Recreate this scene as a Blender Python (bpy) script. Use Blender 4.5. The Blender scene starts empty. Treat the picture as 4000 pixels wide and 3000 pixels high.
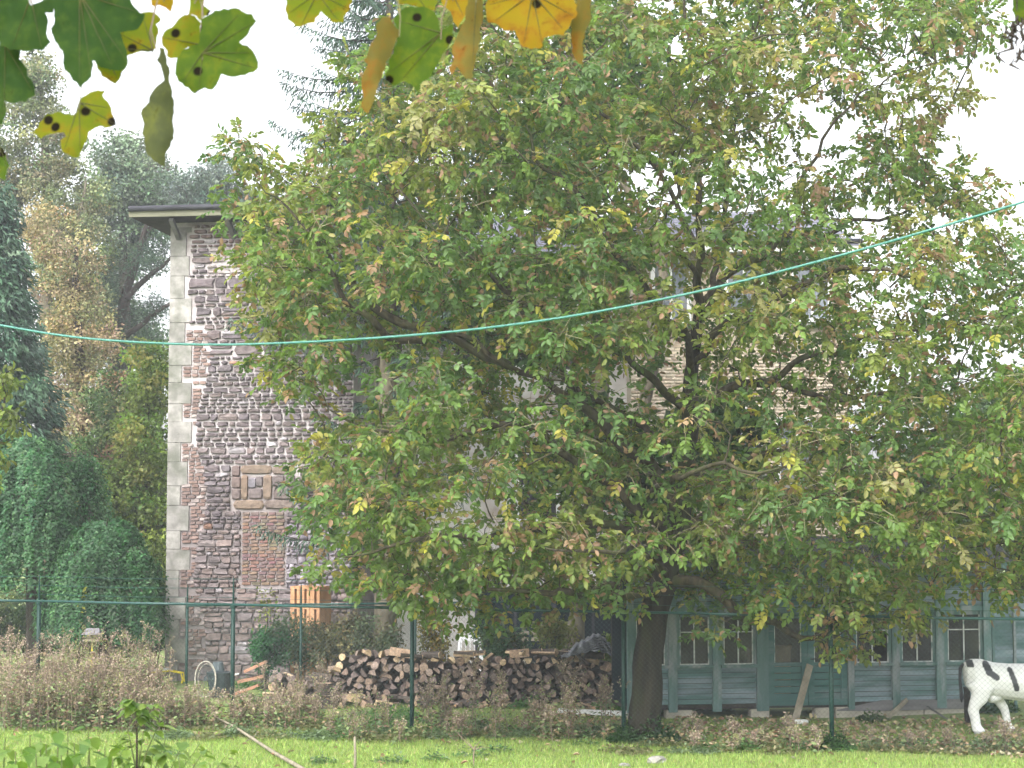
import bpy, bmesh, math, random
import numpy as np
from mathutils import Vector, noise as mnoise
from mathutils.geometry import delaunay_2d_cdt

R = random.Random(7)
NR = np.random.default_rng(11)
S = bpy.context.scene
COL = S.collection

# ------------------------------------------------------------------ camera
F_PX = 7000.0                      # focal length for a picture 4000 wide
EYE = 3.55                         # the camera stands on a bank above the paddock
PITCH = math.atan(500.0 / F_PX)    # horizon 500 px below the middle
cam_d = bpy.data.cameras.new('camera')
cam = bpy.data.objects.new('camera', cam_d)
COL.objects.link(cam)
cam.location = (0, 0, EYE)
cam.rotation_euler = (math.pi / 2 + PITCH, 0, 0)
cam_d.sensor_width = 36.0
cam_d.lens = 36.0 * F_PX / 4000.0
cam_d.clip_start = 0.05
cam_d.clip_end = 4000.0
cam_d.dof.use_dof = True
cam_d.dof.focus_distance = 30.0
cam_d.dof.aperture_fstop = 11.0
S.camera = cam
# ------------------------------------------------------------------ sky, sun, exposure
SUN_EL, SUN_ROT = math.radians(45), math.radians(208)
w = bpy.data.worlds.new('World')
S.world = w
w.use_nodes = True
nt = w.node_tree
sky = nt.nodes.new('ShaderNodeTexSky')
sky.sky_type = 'NISHITA'
sky.sun_disc = False
sky.sun_elevation = SUN_EL
sky.sun_rotation = SUN_ROT
sky.dust_density = 4.0
hs = nt.nodes.new('ShaderNodeHueSaturation')     # cloud cover takes the blue out of the sky
hs.inputs['Saturation'].default_value = 0.18
nt.links.new(sky.outputs[0], hs.inputs['Color'])
nt.links.new(hs.outputs[0], nt.nodes['Background'].inputs['Color'])
nt.nodes['Background'].inputs['Strength'].default_value = 0.15
sl = bpy.data.lights.new('sun', 'SUN')
sl.energy = 0.7
sl.angle = math.radians(40)
sl.color = (1.0, 0.96, 0.9)
so = bpy.data.objects.new('sun', sl)
COL.objects.link(so)
# light comes from behind and left of the camera, high up
so.rotation_euler = Vector((0.45, 0.85, -0.95)).to_track_quat('-Z', 'Y').to_euler()
so.location = (-20, -20, 40)
S.view_settings.view_transform = 'Standard'
S.view_settings.look = 'None'
S.view_settings.exposure = 1.92
S.view_settings.gamma = 1.0
S.view_settings.use_curve_mapping = False
S.cycles.use_denoising = True
S.cycles.max_bounces = 6
S.cycles.diffuse_bounces = 3
S.cycles.adaptive_threshold = 0.03
S.cycles.glossy_bounces = 2
S.cycles.volume_bounces = 0
S.cycles.transparent_max_bounces = 12
S.cycles.transmission_bounces = 4

# ------------------------------------------------------------------ coordinates
CP, SP = math.cos(PITCH), math.sin(PITCH)


def ray(px, py):
    u, v = (px - 2000.0) / F_PX, (1500.0 - py) / F_PX
    return u, CP - SP * v, SP + CP * v


def W(px, py, Y):
    u, y, z = ray(px, py)
    t = Y / y
    return Vector((u * t, Y, EYE + z * t))


def G(px, py, z0=0.0):
    u, y, z = ray(px, py)
    t = (z0 - EYE) / z
    return Vector((u * t, y * t, z0))


def XW(px, Y):                     # x of a picture column at depth Y (near ground level)
    return (px - 2000.0) / F_PX * Y / 1.009


def gz(x, y):                      # ground height: paddock at 0, bank by the camera
    t = min(1.0, max(0.0, (y - 8.0) / 10.0))
    s = t * t * (3 - 2 * t)
    return 1.95 * (1 - s) + 0.02 * math.sin(x * 1.3 + 0.4) * math.cos(y * 0.9) * (0.3 + s)


# ------------------------------------------------------------------ materials
def newmat(name):
    m = bpy.data.materials.new(name)
    m.use_nodes = True
    n = m.node_tree
    return m, n, n.nodes['Principled BSDF'], n.nodes['Material Output']


def nd(n, t, **kw):
    x = n.nodes.new(t)
    for k, v in kw.items():
        setattr(x, k, v)
    return x


def mixc(n, fac, a, b, mode='MIX'):
    x = nd(n, 'ShaderNodeMix', data_type='RGBA', blend_type=mode)
    for sock, v in ((x.inputs[0], fac), (x.inputs[6], a), (x.inputs[7], b)):
        if hasattr(v, 'is_linked'):
            n.links.new(v, sock)
        elif isinstance(v, (int, float)):
            sock.default_value = v
        else:
            sock.default_value = (*v, 1)
    return x.outputs[2]


def tex_noise(n, scale, detail=6, rough=0.6, stretch=None, coord='Object', world=False):
    tc = nd(n, 'ShaderNodeTexCoord')
    src = tc.outputs[coord]
    if world:
        src = nd(n, 'ShaderNodeNewGeometry').outputs['Position']
    if stretch:
        mp = nd(n, 'ShaderNodeMapping')
        mp.inputs['Scale'].default_value = stretch
        n.links.new(src, mp.inputs[0])
        src = mp.outputs[0]
    t = nd(n, 'ShaderNodeTexNoise')
    t.inputs['Scale'].default_value = scale
    t.inputs['Detail'].default_value = detail
    t.inputs['Roughness'].default_value = rough
    n.links.new(src, t.inputs['Vector'])
    return t.outputs[0]


def ramp(n, v, lo, hi):
    r = nd(n, 'ShaderNodeMapRange')
    r.inputs[1].default_value = lo
    r.inputs[2].default_value = hi
    n.links.new(v, r.inputs[0])
    return r.outputs[0]


def surf(name, c1, c2, scale=6, rough=0.8, lo=0.35, hi=0.65, bump=0.0, bscale=None, stretch=None,
         c3=None, s3=1.2, t3=(0.5, 0.62), metallic=0.0, source=None, rand=0.0, spec=0.3, world=True):
    """two-tone weathered surface; source 'object' / 'tint' multiplies by object colour / vertex tint"""
    m, n, p, o = newmat(name)
    c = mixc(n, ramp(n, tex_noise(n, scale, stretch=stretch, world=world), lo, hi), c1, c2)
    if c3:
        c = mixc(n, ramp(n, tex_noise(n, s3, stretch=stretch, world=world), *t3), c, c3)
    if source == 'object':
        c = mixc(n, 1.0, c, nd(n, 'ShaderNodeObjectInfo').outputs['Color'], 'MULTIPLY')
    elif source == 'tint':
        a = nd(n, 'ShaderNodeAttribute', attribute_name='tint')
        c = mixc(n, 1.0, c, a.outputs[0], 'MULTIPLY')
    if rand:
        hv = nd(n, 'ShaderNodeHueSaturation')
        r = nd(n, 'ShaderNodeMapRange')
        r.inputs[3].default_value = 1 - rand
        r.inputs[4].default_value = 1 + rand
        n.links.new(nd(n, 'ShaderNodeObjectInfo').outputs['Random'], r.inputs[0])
        n.links.new(r.outputs[0], hv.inputs['Value'])
        n.links.new(c, hv.inputs['Color'])
        c = hv.outputs[0]
    n.links.new(c, p.inputs['Base Color'])
    p.inputs['Roughness'].default_value = rough
    p.inputs['Metallic'].default_value = metallic
    p.inputs['Specular IOR Level'].default_value = spec
    if bump:
        b = nd(n, 'ShaderNodeBump')
        b.inputs['Strength'].default_value = bump
        b.inputs['Distance'].default_value = 0.02
        n.links.new(tex_noise(n, bscale or scale * 3, 8, stretch=stretch, world=world), b.inputs['Height'])
        n.links.new(b.outputs[0], p.inputs['Normal'])
    return m


def leafmat(name, transl=0.35, rough=0.45, gain=(1.25, 1.3, 0.8), spec=0.3, source='tint'):
    m, n, p, o = newmat(name)
    if source == 'tint':
        c = nd(n, 'ShaderNodeAttribute', attribute_name='tint').outputs[0]
    else:
        c = nd(n, 'ShaderNodeObjectInfo').outputs['Color']
    v = mixc(n, ramp(n, tex_noise(n, 9, 4, world=True), 0.3, 0.7), (0.75, 0.78, 0.72), (1.15, 1.12, 1.1))
    c = mixc(n, 1.0, c, v, 'MULTIPLY')
    n.links.new(c, p.inputs['Base Color'])
    p.inputs['Roughness'].default_value = rough
    p.inputs['Specular IOR Level'].default_value = spec
    tr = nd(n, 'ShaderNodeBsdfTranslucent')
    n.links.new(mixc(n, 1.0, c, gain, 'MULTIPLY'), tr.inputs['Color'])
    mx = nd(n, 'ShaderNodeMixShader')
    mx.inputs[0].default_value = transl
    n.links.new(p.outputs[0], mx.inputs[1])
    n.links.new(tr.outputs[0], mx.inputs[2])
    n.links.new(mx.outputs[0], o.inputs['Surface'])
    return m


M = {}
M['bark'] = surf('walnut_bark', (0.028, 0.024, 0.014), (0.085, 0.073, 0.044), 16, 0.95, bump=1.0, bscale=24,
                 stretch=(1, 1, 0.25), c3=(0.05, 0.058, 0.02), s3=2.5)
M['bark_trunk'] = surf('walnut_trunk_bark', (0.010, 0.009, 0.006), (0.036, 0.031, 0.019), 9, 0.95, bump=1.0, bscale=18,
                       stretch=(1, 1, 0.22), c3=(0.028, 0.032, 0.012), s3=2.5)
M['bark_pale'] = surf('grey_bark', (0.10, 0.085, 0.06), (0.19, 0.165, 0.12), 10, 0.95, bump=0.6, stretch=(1, 1, 0.3))
M['bark_dark'] = surf('dark_bark', (0.035, 0.028, 0.022), (0.07, 0.055, 0.045), 10, 0.95, bump=0.6, stretch=(1, 1, 0.3))
M['twig'] = surf('twig_bark', (0.13, 0.12, 0.06), (0.22, 0.20, 0.12), 4, 0.9)
M['leaf'] = leafmat('leaf', 0.48, gain=(1.35, 1.4, 0.9))
M['leaf_dull'] = leafmat('leaf_matt', 0.25, 0.7, spec=0.15)
M['leaf_obj'] = leafmat('leaf_single', 0.45, source='object')
M['needle'] = leafmat('needles', 0.12, 0.6, spec=0.2)
M['grass'] = leafmat('grass_blade', 0.35, 0.5, (1.1, 1.25, 0.7), 0.2)
M['dry'] = leafmat('dry_stalks', 0.2, 0.9, (1.1, 1.0, 0.9), 0.05)
M['ground'] = surf('turf', (0.15, 0.20, 0.06), (0.22, 0.28, 0.09), 3.0, 0.95, c3=(0.13, 0.10, 0.05), s3=0.8, t3=(0.56, 0.66),
                   bump=0.5, bscale=40)
M['mortar'] = surf('lime_mortar', (0.35, 0.315, 0.315), (0.47, 0.435, 0.44), 5, 0.95, bump=0.5, c3=(0.24, 0.205, 0.205), s3=1.6, t3=(.55, .7))
M['mortar_low'] = surf('earthy_mortar', (0.20, 0.175, 0.175), (0.30, 0.265, 0.26), 4, 0.95, bump=0.5, c3=(0.15, 0.128, 0.128), s3=2)
M['stone'] = surf('rubble_stone', (0.40, 0.38, 0.39), (0.74, 0.71, 0.72), 9, 0.95, bump=0.8, source='object', c3=(0.60, 0.55, 0.56), s3=1.1, t3=(.52, .64))
M['stone_t'] = surf('rubble_stone_small', (0.40, 0.38, 0.39), (0.74, 0.71, 0.72), 9, 0.95, bump=0.8, source='tint', c3=(0.60, 0.55, 0.56), s3=1.1, t3=(.52, .64))
M['quoin'] = surf('pale_limestone', (0.19, 0.182, 0.17), (0.34, 0.325, 0.305), 4, 0.9, bump=0.4, c3=(0.135, 0.138, 0.115), s3=2.2, t3=(.46, .68), rand=.10)
M['brick'] = surf('old_brick', (0.48, 0.46, 0.46), (0.82, 0.79, 0.78), 9, 0.92, bump=0.5, source='object')
M['render'] = surf('grey_render', (0.46, 0.44, 0.43), (0.66, 0.64, 0.63), 1.6, 0.95, bump=0.2, c3=(0.38, 0.33, 0.30), s3=0.8)
M['creamjoint'] = surf('cream_joint', (0.40, 0.35, 0.28), (0.48, 0.43, 0.35), 6, 0.95)
M['slate'] = surf('slate', (0.10, 0.10, 0.13), (0.18, 0.18, 0.22), 5, 0.6, rand=0.2)
M['soffit'] = surf('dark_soffit', (0.020, 0.016, 0.016), (0.045, 0.036, 0.034), 6, 0.9)
M['fascia'] = surf('mossy_fascia', (0.13, 0.13, 0.088), (0.21, 0.205, 0.15), 5, 0.9, stretch=(0.2, 1, 1))
M['gutter'] = surf('dark_gutter', (0.02, 0.02, 0.025), (0.04, 0.04, 0.05), 5, 0.5)
M['teal'] = surf('teal_paint', (0.07, 0.145, 0.145), (0.105, 0.185, 0.185), 5, 0.75, stretch=(0.35, 1, 2.5), bump=0.3,
                 c3=(0.22, 0.275, 0.315), s3=1.5, t3=(0.40, 0.56), rand=0.16)
M['teal_post'] = surf('teal_post_paint', (0.085, 0.16, 0.155), (0.13, 0.205, 0.20), 6, 0.75, stretch=(2, 2, 0.4), bump=0.3,
                      c3=(0.24, 0.27, 0.28), s3=2.2, t3=(0.50, 0.62), rand=0.1)
M['teal_dark'] = surf('teal_door_paint', (0.045, 0.12, 0.115), (0.07, 0.15, 0.145), 5, 0.7, stretch=(0.35, 1, 2.5), bump=0.3,
                      c3=(0.14, 0.19, 0.20), s3=1.6, t3=(0.55, 0.66), rand=0.08)
M['putty'] = surf('flaking_putty', (0.45, 0.47, 0.46), (0.62, 0.63, 0.62), 8, 0.85, c3=(0.14, 0.22, 0.21), s3=6)
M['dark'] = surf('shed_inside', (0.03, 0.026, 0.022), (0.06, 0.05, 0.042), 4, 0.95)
M['felt'] = surf('roof_felt', (0.045, 0.05, 0.055), (0.075, 0.08, 0.085), 5, 0.9)
M['concrete'] = surf('concrete', (0.34, 0.31, 0.26), (0.47, 0.44, 0.38), 5, 0.95, bump=0.4)
M['plank'] = surf('grey_plank', (0.21, 0.18, 0.135), (0.31, 0.275, 0.215), 5, 0.9, stretch=(1, 1, 0.3))
M['plank_dark'] = surf('dark_plank', (0.13, 0.125, 0.135), (0.20, 0.19, 0.20), 4, 0.9, stretch=(0.3, 1, 2))
M['white'] = surf('white_paint', (0.66, 0.66, 0.64), (0.78, 0.78, 0.77), 5, 0.7)
M['cardboard'] = surf('cardboard', (0.50, 0.33, 0.23), (0.60, 0.41, 0.30), 4, 0.95)
M['fence'] = surf('green_fence_steel', (0.005, 0.027, 0.021), (0.009, 0.038, 0.030), 8, 0.5, spec=0.25)
M['wire'] = surf('fence_wire', (0.045, 0.075, 0.070), (0.07, 0.10, 0.09), 20, 0.5)
M['rail'] = surf('green_fence_rail', (0.010, 0.050, 0.043), (0.018, 0.068, 0.06), 8, 0.4, spec=0.4)
M['cable'] = surf('teal_cable', (0.035, 0.165, 0.135), (0.06, 0.22, 0.185), 60, 0.4, stretch=(1, 3, 3), spec=0.5)
M['logend'] = surf('log_end', (0.55, 0.5, 0.48), (1.1, 1.05, 1.0), 30, 0.95, source='object', bump=0.6)
M['logbark'] = surf('log_bark', (0.045, 0.036, 0.03), (0.10, 0.08, 0.068), 25, 0.95, bump=0.9)
M['netting'] = surf('dark_sheeting', (0.07, 0.076, 0.09), (0.19, 0.20, 0.24), 14, 0.35, spec=0.8)
M['screen'] = surf('dark_navy', (0.004, 0.009, 0.013), (0.009, 0.017, 0.022), 2, 0.95, spec=.1)
M['clay'] = surf('orange_block', (0.36, 0.19, 0.10), (0.46, 0.265, 0.15), 9, 0.95, bump=0.6, rand=0.12)
M['plastic_w'] = surf('white_plastic', (0.74, 0.75, 0.77), (0.80, 0.81, 0.83), 5, 0.5)
M['bin'] = surf('grey_plastic', (0.07, 0.09, 0.10), (0.10, 0.12, 0.13), 5, 0.6)
M['tub'] = surf('dark_tub', (0.03, 0.045, 0.05), (0.05, 0.065, 0.07), 5, 0.6)
M['yellow'] = surf('yellow_paint', (0.70, 0.55, 0.03), (0.78, 0.64, 0.06), 5, 0.6)
M['rubbish'] = surf('old_red_tile', (0.34, 0.16, 0.10), (0.48, 0.27, 0.18), 5, 0.95, rand=0.2)
M['branchwood'] = surf('pale_branch', (0.15, 0.13, 0.09), (0.28, 0.25, 0.185), 10, 0.95, bump=0.5)
m, n, p, o = newmat('cow_gloss')
n.links.new(nd(n, 'ShaderNodeAttribute', attribute_name='tint').outputs[0], p.inputs['Base Color'])
p.inputs['Roughness'].default_value = 0.42
p.inputs['Specular IOR Level'].default_value = 0.4
M['cow'] = m
m, n, p, o = newmat('dusty_glass')
p.inputs['Base Color'].default_value = (0.12, 0.12, 0.115, 1)
p.inputs['Roughness'].default_value = 0.05
tr = nd(n, 'ShaderNodeBsdfTransparent')
tr.inputs[0].default_value = (0.8, 0.82, 0.82, 1)
mx = nd(n, 'ShaderNodeMixShader')
n.links.new(ramp(n, tex_noise(n, 2.2, 5, world=True), 0.3, 0.75), mx.inputs[0])
mr = mx.inputs[0].links[0].from_node
mr.inputs[3].default_value = 0.12
mr.inputs[4].default_value = 0.55
n.links.new(tr.outputs[0], mx.inputs[1])
n.links.new(p.outputs[0], mx.inputs[2])
n.links.new(mx.outputs[0], o.inputs['Surface'])
M['glass'] = m


def maplemat(name, c1, c2, c3, transl=0.5, spots=True):
    m, n, p, o = newmat(name)
    c = mixc(n, ramp(n, tex_noise(n, 14, 6), 0.38, 0.62), c1, c2)
    c = mixc(n, ramp(n, tex_noise(n, 26, 6, 0.7), 0.50, 0.70), c, c3)
    c = mixc(n, ramp(n, tex_noise(n, 60, 4, 0.7), 0.62, 0.72), c, tuple(q * .45 for q in c3))
    if spots:
        tc = nd(n, 'ShaderNodeTexCoord')
        oi = nd(n, 'ShaderNodeObjectInfo')
        mp = nd(n, 'ShaderNodeMapping')
        n.links.new(tc.outputs['Object'], mp.inputs[0])
        n.links.new(oi.outputs['Location'], mp.inputs['Location'])
        sx, cb = nd(n, 'ShaderNodeSeparateXYZ'), nd(n, 'ShaderNodeCombineXYZ')
        n.links.new(mp.outputs[0], sx.inputs[0])
        n.links.new(sx.outputs[0], cb.inputs[0])
        n.links.new(sx.outputs[2], cb.inputs[1])
        vo = nd(n, 'ShaderNodeTexVoronoi', voronoi_dimensions='2D')      # tar spots
        vo.inputs['Scale'].default_value = 15
        n.links.new(cb.outputs[0], vo.inputs['Vector'])
        sc_ = nd(n, 'ShaderNodeSeparateColor')
        n.links.new(vo.outputs['Color'], sc_.inputs[0])
        mk = ramp(n, sc_.outputs[0], 0.62, 0.66)                          # only some cells carry a spot
        ml = nd(n, 'ShaderNodeMath', operation='MULTIPLY')
        n.links.new(ramp(n, vo.outputs['Distance'], 0.19, 0.13), ml.inputs[0])
        n.links.new(mk, ml.inputs[1])
        sp = ml.outputs[0]
        c = mixc(n, sp, c, (0.012, 0.009, 0.006))
    n.links.new(c, p.inputs['Base Color'])
    p.inputs['Roughness'].default_value = 0.75
    p.inputs['Specular IOR Level'].default_value = 0.08
    t = nd(n, 'ShaderNodeBsdfTranslucent')
    n.links.new(mixc(n, 1.0, c, (1.5, 1.5, 0.9), 'MULTIPLY'), t.inputs['Color'])
    x = nd(n, 'ShaderNodeMixShader')
    x.inputs[0].default_value = transl
    n.links.new(p.outputs[0], x.inputs[1])
    n.links.new(t.outputs[0], x.inputs[2])
    n.links.new(x.outputs[0], o.inputs['Surface'])
    return m


M['mp_dark'] = maplemat('maple_leaf_deep_green', (0.022, 0.052, 0.012), (0.032, 0.068, 0.014), (0.055, 0.09, 0.016), 0.30, False)
M['mp_green'] = maplemat('maple_leaf_green', (0.055, 0.10, 0.014), (0.085, 0.135, 0.017), (0.13, 0.16, 0.015), 0.5)
M['mp_lime'] = maplemat('maple_leaf_yellow_green', (0.13, 0.165, 0.013), (0.18, 0.185, 0.013), (0.22, 0.14, 0.012), 0.5)
M['mp_gold'] = maplemat('maple_leaf_golden', (0.27, 0.19, 0.012), (0.29, 0.155, 0.014), (0.20, 0.085, 0.012), 0.5)
M['mp_dry'] = maplemat('maple_leaf_withered', (0.135, 0.115, 0.034), (0.18, 0.13, 0.03), (0.22, 0.092, 0.018), 0.42, False)
M['leaf_rib'] = surf('leaf_rib', (0.05, 0.055, 0.015), (0.09, 0.09, 0.025), 20, 0.7)
M['mp_grey'] = maplemat('maple_leaf_curled_grey_green', (0.065, 0.075, 0.035), (0.085, 0.095, 0.043), (0.12, 0.13, 0.035), 0.35, False)


# ------------------------------------------------------------------ object helpers
def link(o, parent=None):
    COL.objects.link(o)
    if parent is not None:
        o.parent = parent
    return o


def woff(parent):
    v = Vector((0, 0, 0))
    while parent is not None:
        v += parent.location
        parent = parent.parent
    return v


def tag(o, label=None, cat=None, group=None, kind=None):
    for k, v in (('label', label), ('category', cat), ('group', group), ('kind', kind)):
        if v:
            o[k] = v
    return o


def thing(name, loc, label, cat, group=None):
    o = bpy.data.objects.new(name, None)
    o.empty_display_size = 0.2
    o.location = loc
    return tag(link(o), label, cat, group)


def mesh_np(name, V, F, mats, tint=None, smooth=False):
    V = np.asarray(V, dtype=np.float32)
    me = bpy.data.meshes.new(name)
    groups = F if isinstance(F, list) else [F]
    me.vertices.add(len(V))
    me.vertices.foreach_set('co', V.ravel())
    idx = np.concatenate([np.asarray(f, dtype=np.int32).ravel() for f in groups])
    tot = np.concatenate([np.full(len(f), np.asarray(f).shape[1], dtype=np.int32) for f in groups])
    st = np.concatenate([[0], np.cumsum(tot)[:-1]]).astype(np.int32)
    me.loops.add(len(idx))
    me.loops.foreach_set('vertex_index', idx)
    me.polygons.add(len(tot))
    me.polygons.foreach_set('loop_start', st)
    if smooth:
        me.polygons.foreach_set('use_smooth', np.ones(len(tot), dtype=bool))
    me.update(calc_edges=True)
    for m_ in (mats if isinstance(mats, (list, tuple)) else [mats]):
        me.materials.append(m_)
    if tint is not None:
        a = me.attributes.new('tint', 'FLOAT_COLOR', 'POINT')
        c = np.ones((len(V), 4), dtype=np.float32)
        c[:, :3] = tint
        a.data.foreach_set('color', c.ravel())
    return me


class MB:
    """collects shapes in world coordinates; build() links them as one mesh object"""

    def __init__(s):
        s.v, s.f, s.m, s.sm = [], [], [], False

    def add(s, vs, fs, mi=0):
        b = len(s.v)
        s.v += [tuple(v) for v in vs]
        s.f += [tuple(b + i for i in f) for f in fs]
        s.m += [mi] * len(fs)

    def box(s, c, d, rz=0.0, mi=0, rx=0.0, ry=0.0):
        from mathutils import Euler
        q = Euler((rx, ry, rz)).to_matrix()
        c = Vector(c)
        vs = [c + q @ Vector((x * d[0] / 2, y * d[1] / 2, z * d[2] / 2)) for z in (-1, 1) for y in (-1, 1) for x in (-1, 1)]
        s.add(vs, [(0, 2, 3, 1), (4, 5, 7, 6), (0, 1, 5, 4), (2, 6, 7, 3), (0, 4, 6, 2), (1, 3, 7, 5)], mi)

    def beam(s, a, b, wd, th, mi=0, up=(0, 0, 1)):
        a, b = Vector(a), Vector(b)
        d = (b - a).normalized()
        u = Vector(up)
        sd = d.cross(u)
        if sd.length < 1e-4:
            sd = d.cross(Vector((0, 1, 0)))
        sd.normalize()
        u = sd.cross(d)
        vs = []
        for p in (a, b):
            for i, j in ((-1, -1), (1, -1), (1, 1), (-1, 1)):
                vs.append(p + sd * (i * wd / 2) + u * (j * th / 2))
        s.add(vs, [(0, 3, 2, 1), (4, 5, 6, 7), (0, 1, 5, 4), (1, 2, 6, 5), (2, 3, 7, 6), (3, 0, 4, 7)], mi)

    def tube(s, pts, rad, n=8, mi=0, cap=True):
        pts = [Vector(p) for p in pts]
        if isinstance(rad, (int, float)):
            rad = [rad] * len(pts)
        b = len(s.v)
        prev = None
        for i, p in enumerate(pts):
            d = (pts[min(i + 1, len(pts) - 1)] - pts[max(i - 1, 0)])
            if d.length < 1e-6:
                d = Vector((0, 0, 1))
            d.normalize()
            if prev is None:
                a = d.cross(Vector((0.3, 0.9, 0.1)))
                if a.length < 1e-3:
                    a = d.cross(Vector((1, 0, 0)))
            else:
                a = prev - d * prev.dot(d)
            a.normalize()
            prev = a
            c = d.cross(a)
            for k in range(n):
                t = 2 * math.pi * k / n
                s.v.append(tuple(p + (a * math.cos(t) + c * math.sin(t)) * rad[i]))
        for i in range(len(pts) - 1):
            for k in range(n):
                s.f.append((b + i * n + k, b + i * n + (k + 1) % n, b + (i + 1) * n + (k + 1) % n, b + (i + 1) * n + k))
                s.m.append(mi)
        if cap:
            s.f.append(tuple(b + k for k in reversed(range(n))))
            s.f.append(tuple(b + (len(pts) - 1) * n + k for k in range(n)))
            s.m += [mi, mi]

    def mesh(s, name, mats, off=(0, 0, 0)):
        me = bpy.data.meshes.new(name)
        o = Vector(off)
        me.from_pydata([tuple(Vector(v) - o) for v in s.v], [], s.f)
        for m_ in (mats if isinstance(mats, (list, tuple)) else [mats]):
            me.materials.append(m_)
        me.polygons.foreach_set('material_index', s.m)
        if s.sm:
            me.polygons.foreach_set('use_smooth', [True] * len(s.f))
        me.update()
        return me

    def build(s, name, mats, parent=None, origin=None, smooth=False):
        s.sm = smooth
        po = woff(parent)
        og = Vector(origin) if origin is not None else po
        o = bpy.data.objects.new(name, s.mesh(name, mats, og))
        o.location = og - po
        return link(o, parent)


def np_obj(name, V, F, mats, tint=None, parent=None, smooth=False):
    po = woff(parent)
    o = bpy.data.objects.new(name, mesh_np(name, np.asarray(V) - np.array(po), F, mats, tint, smooth))
    return link(o, parent)


def inst(name, me, loc, rot=(0, 0, 0), scale=(1, 1, 1), parent=None, color=None):
    o = bpy.data.objects.new(name, me)
    o.location = Vector(loc) - woff(parent)
    o.rotation_euler = rot
    o.scale = scale
    if color is not None:
        o.color = (*color, 1)
    return link(o, parent)


def smoothline(P, sub=4):
    """Catmull-Rom through rows of numbers"""
    P = [np.array(p, dtype=float) for p in P]
    if len(P) < 3:
        return P
    out = []
    for i in range(len(P) - 1):
        p0, p1, p2, p3 = P[max(i - 1, 0)], P[i], P[i + 1], P[min(i + 2, len(P) - 1)]
        for k in range(sub):
            t = k / sub
            out.append(0.5 * ((2 * p1) + (-p0 + p2) * t + (2 * p0 - 5 * p1 + 4 * p2 - p3) * t * t + (-p0 + 3 * p1 - 3 * p2 + p3) * t ** 3))
    out.append(P[-1])
    return out


def nrm(a):
    return a / np.maximum(np.linalg.norm(a, axis=-1, keepdims=True), 1e-6)


def rvec(n):
    return nrm(NR.normal(size=(n, 3)))


def leaves(P, D, U, L, Wd, col, fold=0.18, droop=0.12, six=True):
    """arrays for leaves: base P, axis D, rough normal U"""
    n = len(P)
    D = nrm(D)
    Sd = nrm(np.cross(D, U))
    Nn = np.cross(Sd, D)
    L = np.broadcast_to(np.asarray(L, float).reshape(-1, 1), (n, 1))
    Wd = np.broadcast_to(np.asarray(Wd, float).reshape(-1, 1), (n, 1))
    if six:
        vs = [P, P + D * .28 * L + Sd * .42 * Wd + Nn * fold * Wd, P + D * .68 * L + Sd * .44 * Wd + Nn * (fold * Wd - .03 * L),
              P + D * L - Nn * droop * L, P + D * .68 * L - Sd * .44 * Wd + Nn * (fold * Wd - .03 * L),
              P + D * .28 * L - Sd * .42 * Wd + Nn * fold * Wd]
        k = 6
        f = np.array([[0, 1, 2, 3], [0, 3, 4, 5]])
    else:
        vs = [P, P + D * .45 * L + Sd * .5 * Wd + Nn * fold * Wd, P + D * L - Nn * droop * L, P + D * .45 * L - Sd * .5 * Wd + Nn * fold * Wd]
        k = 4
        f = np.array([[0, 1, 2], [0, 2, 3]])
    V = np.stack(vs, axis=1).reshape(-1, 3)
    Fc = (np.arange(n)[:, None, None] * k + f[None]).reshape(-1, f.shape[1])
    T = np.repeat(col, k, axis=0)
    return V, Fc, T


def cat(parts):
    """join (V,F,T) triples with equal face size"""
    V, Fc, T, b = [], [], [], 0
    for v, f, t in parts:
        V.append(v)
        Fc.append(np.asarray(f) + b)
        T.append(t)
        b += len(v)
    return np.concatenate(V), np.concatenate(Fc), np.concatenate(T)


def palette(n, cols, wts, jit=0.18):
    wts = np.array(wts, float) / sum(wts)
    c = np.array(cols)[NR.choice(len(cols), n, p=wts)]
    return np.clip(c * (1 + NR.normal(0, jit, (n, 1))) * (1 + NR.normal(0, 0.07, (n, 3))), 0.004, 0.9)


# ================================================================== SETTING
def build_ground():
    xs = sorted(set([-1500, -600, -250, -120, -60, -35] + [round(-20 + i * 0.8, 2) for i in range(51)] + [35, 60, 120, 250, 600, 1500]))
    ys = sorted(set([-60, -20, -5] + [round(i * 0.8, 2) for i in range(0, 65)] + [60, 80, 120, 250, 600, 1200, 3000]))
    V, Fc = [], []
    for y in ys:
        for x in xs:
            V.append((x, y, gz(x, y) if y < 52 and abs(x) < 21 else (gz(0, y) if y < 18 else 0.0)))
    nx = len(xs)
    for j in range(len(ys) - 1):
        for i in range(nx - 1):
            Fc.append((j * nx + i, j * nx + i + 1, (j + 1) * nx + i + 1, (j + 1) * nx + i))
    o = np_obj('ground', V, np.array(Fc), M['ground'], smooth=True)
    tag(o, kind='structure')


build_ground()

# ------------------------------------------------------------------ stone tower
TA = math.radians(7)                        # front turns a little, its right end is nearer
TO = W(652, 2660, 38.0)
TO.z = 0
TT = Vector((math.cos(TA), -math.sin(TA), 0))
TN = Vector((-math.sin(TA), -math.cos(TA), 0))      # towards the camera


def wall_sz(px, py, O=TO, T=TT, N=TN):
    u, y, z = ray(px, py)
    d = Vector((u, y, z))
    e = Vector((0, 0, EYE))
    t = (O - e).dot(N) / d.dot(N)
    q = e + d * t - O
    return q.dot(T), e.z + d.z * t


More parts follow.
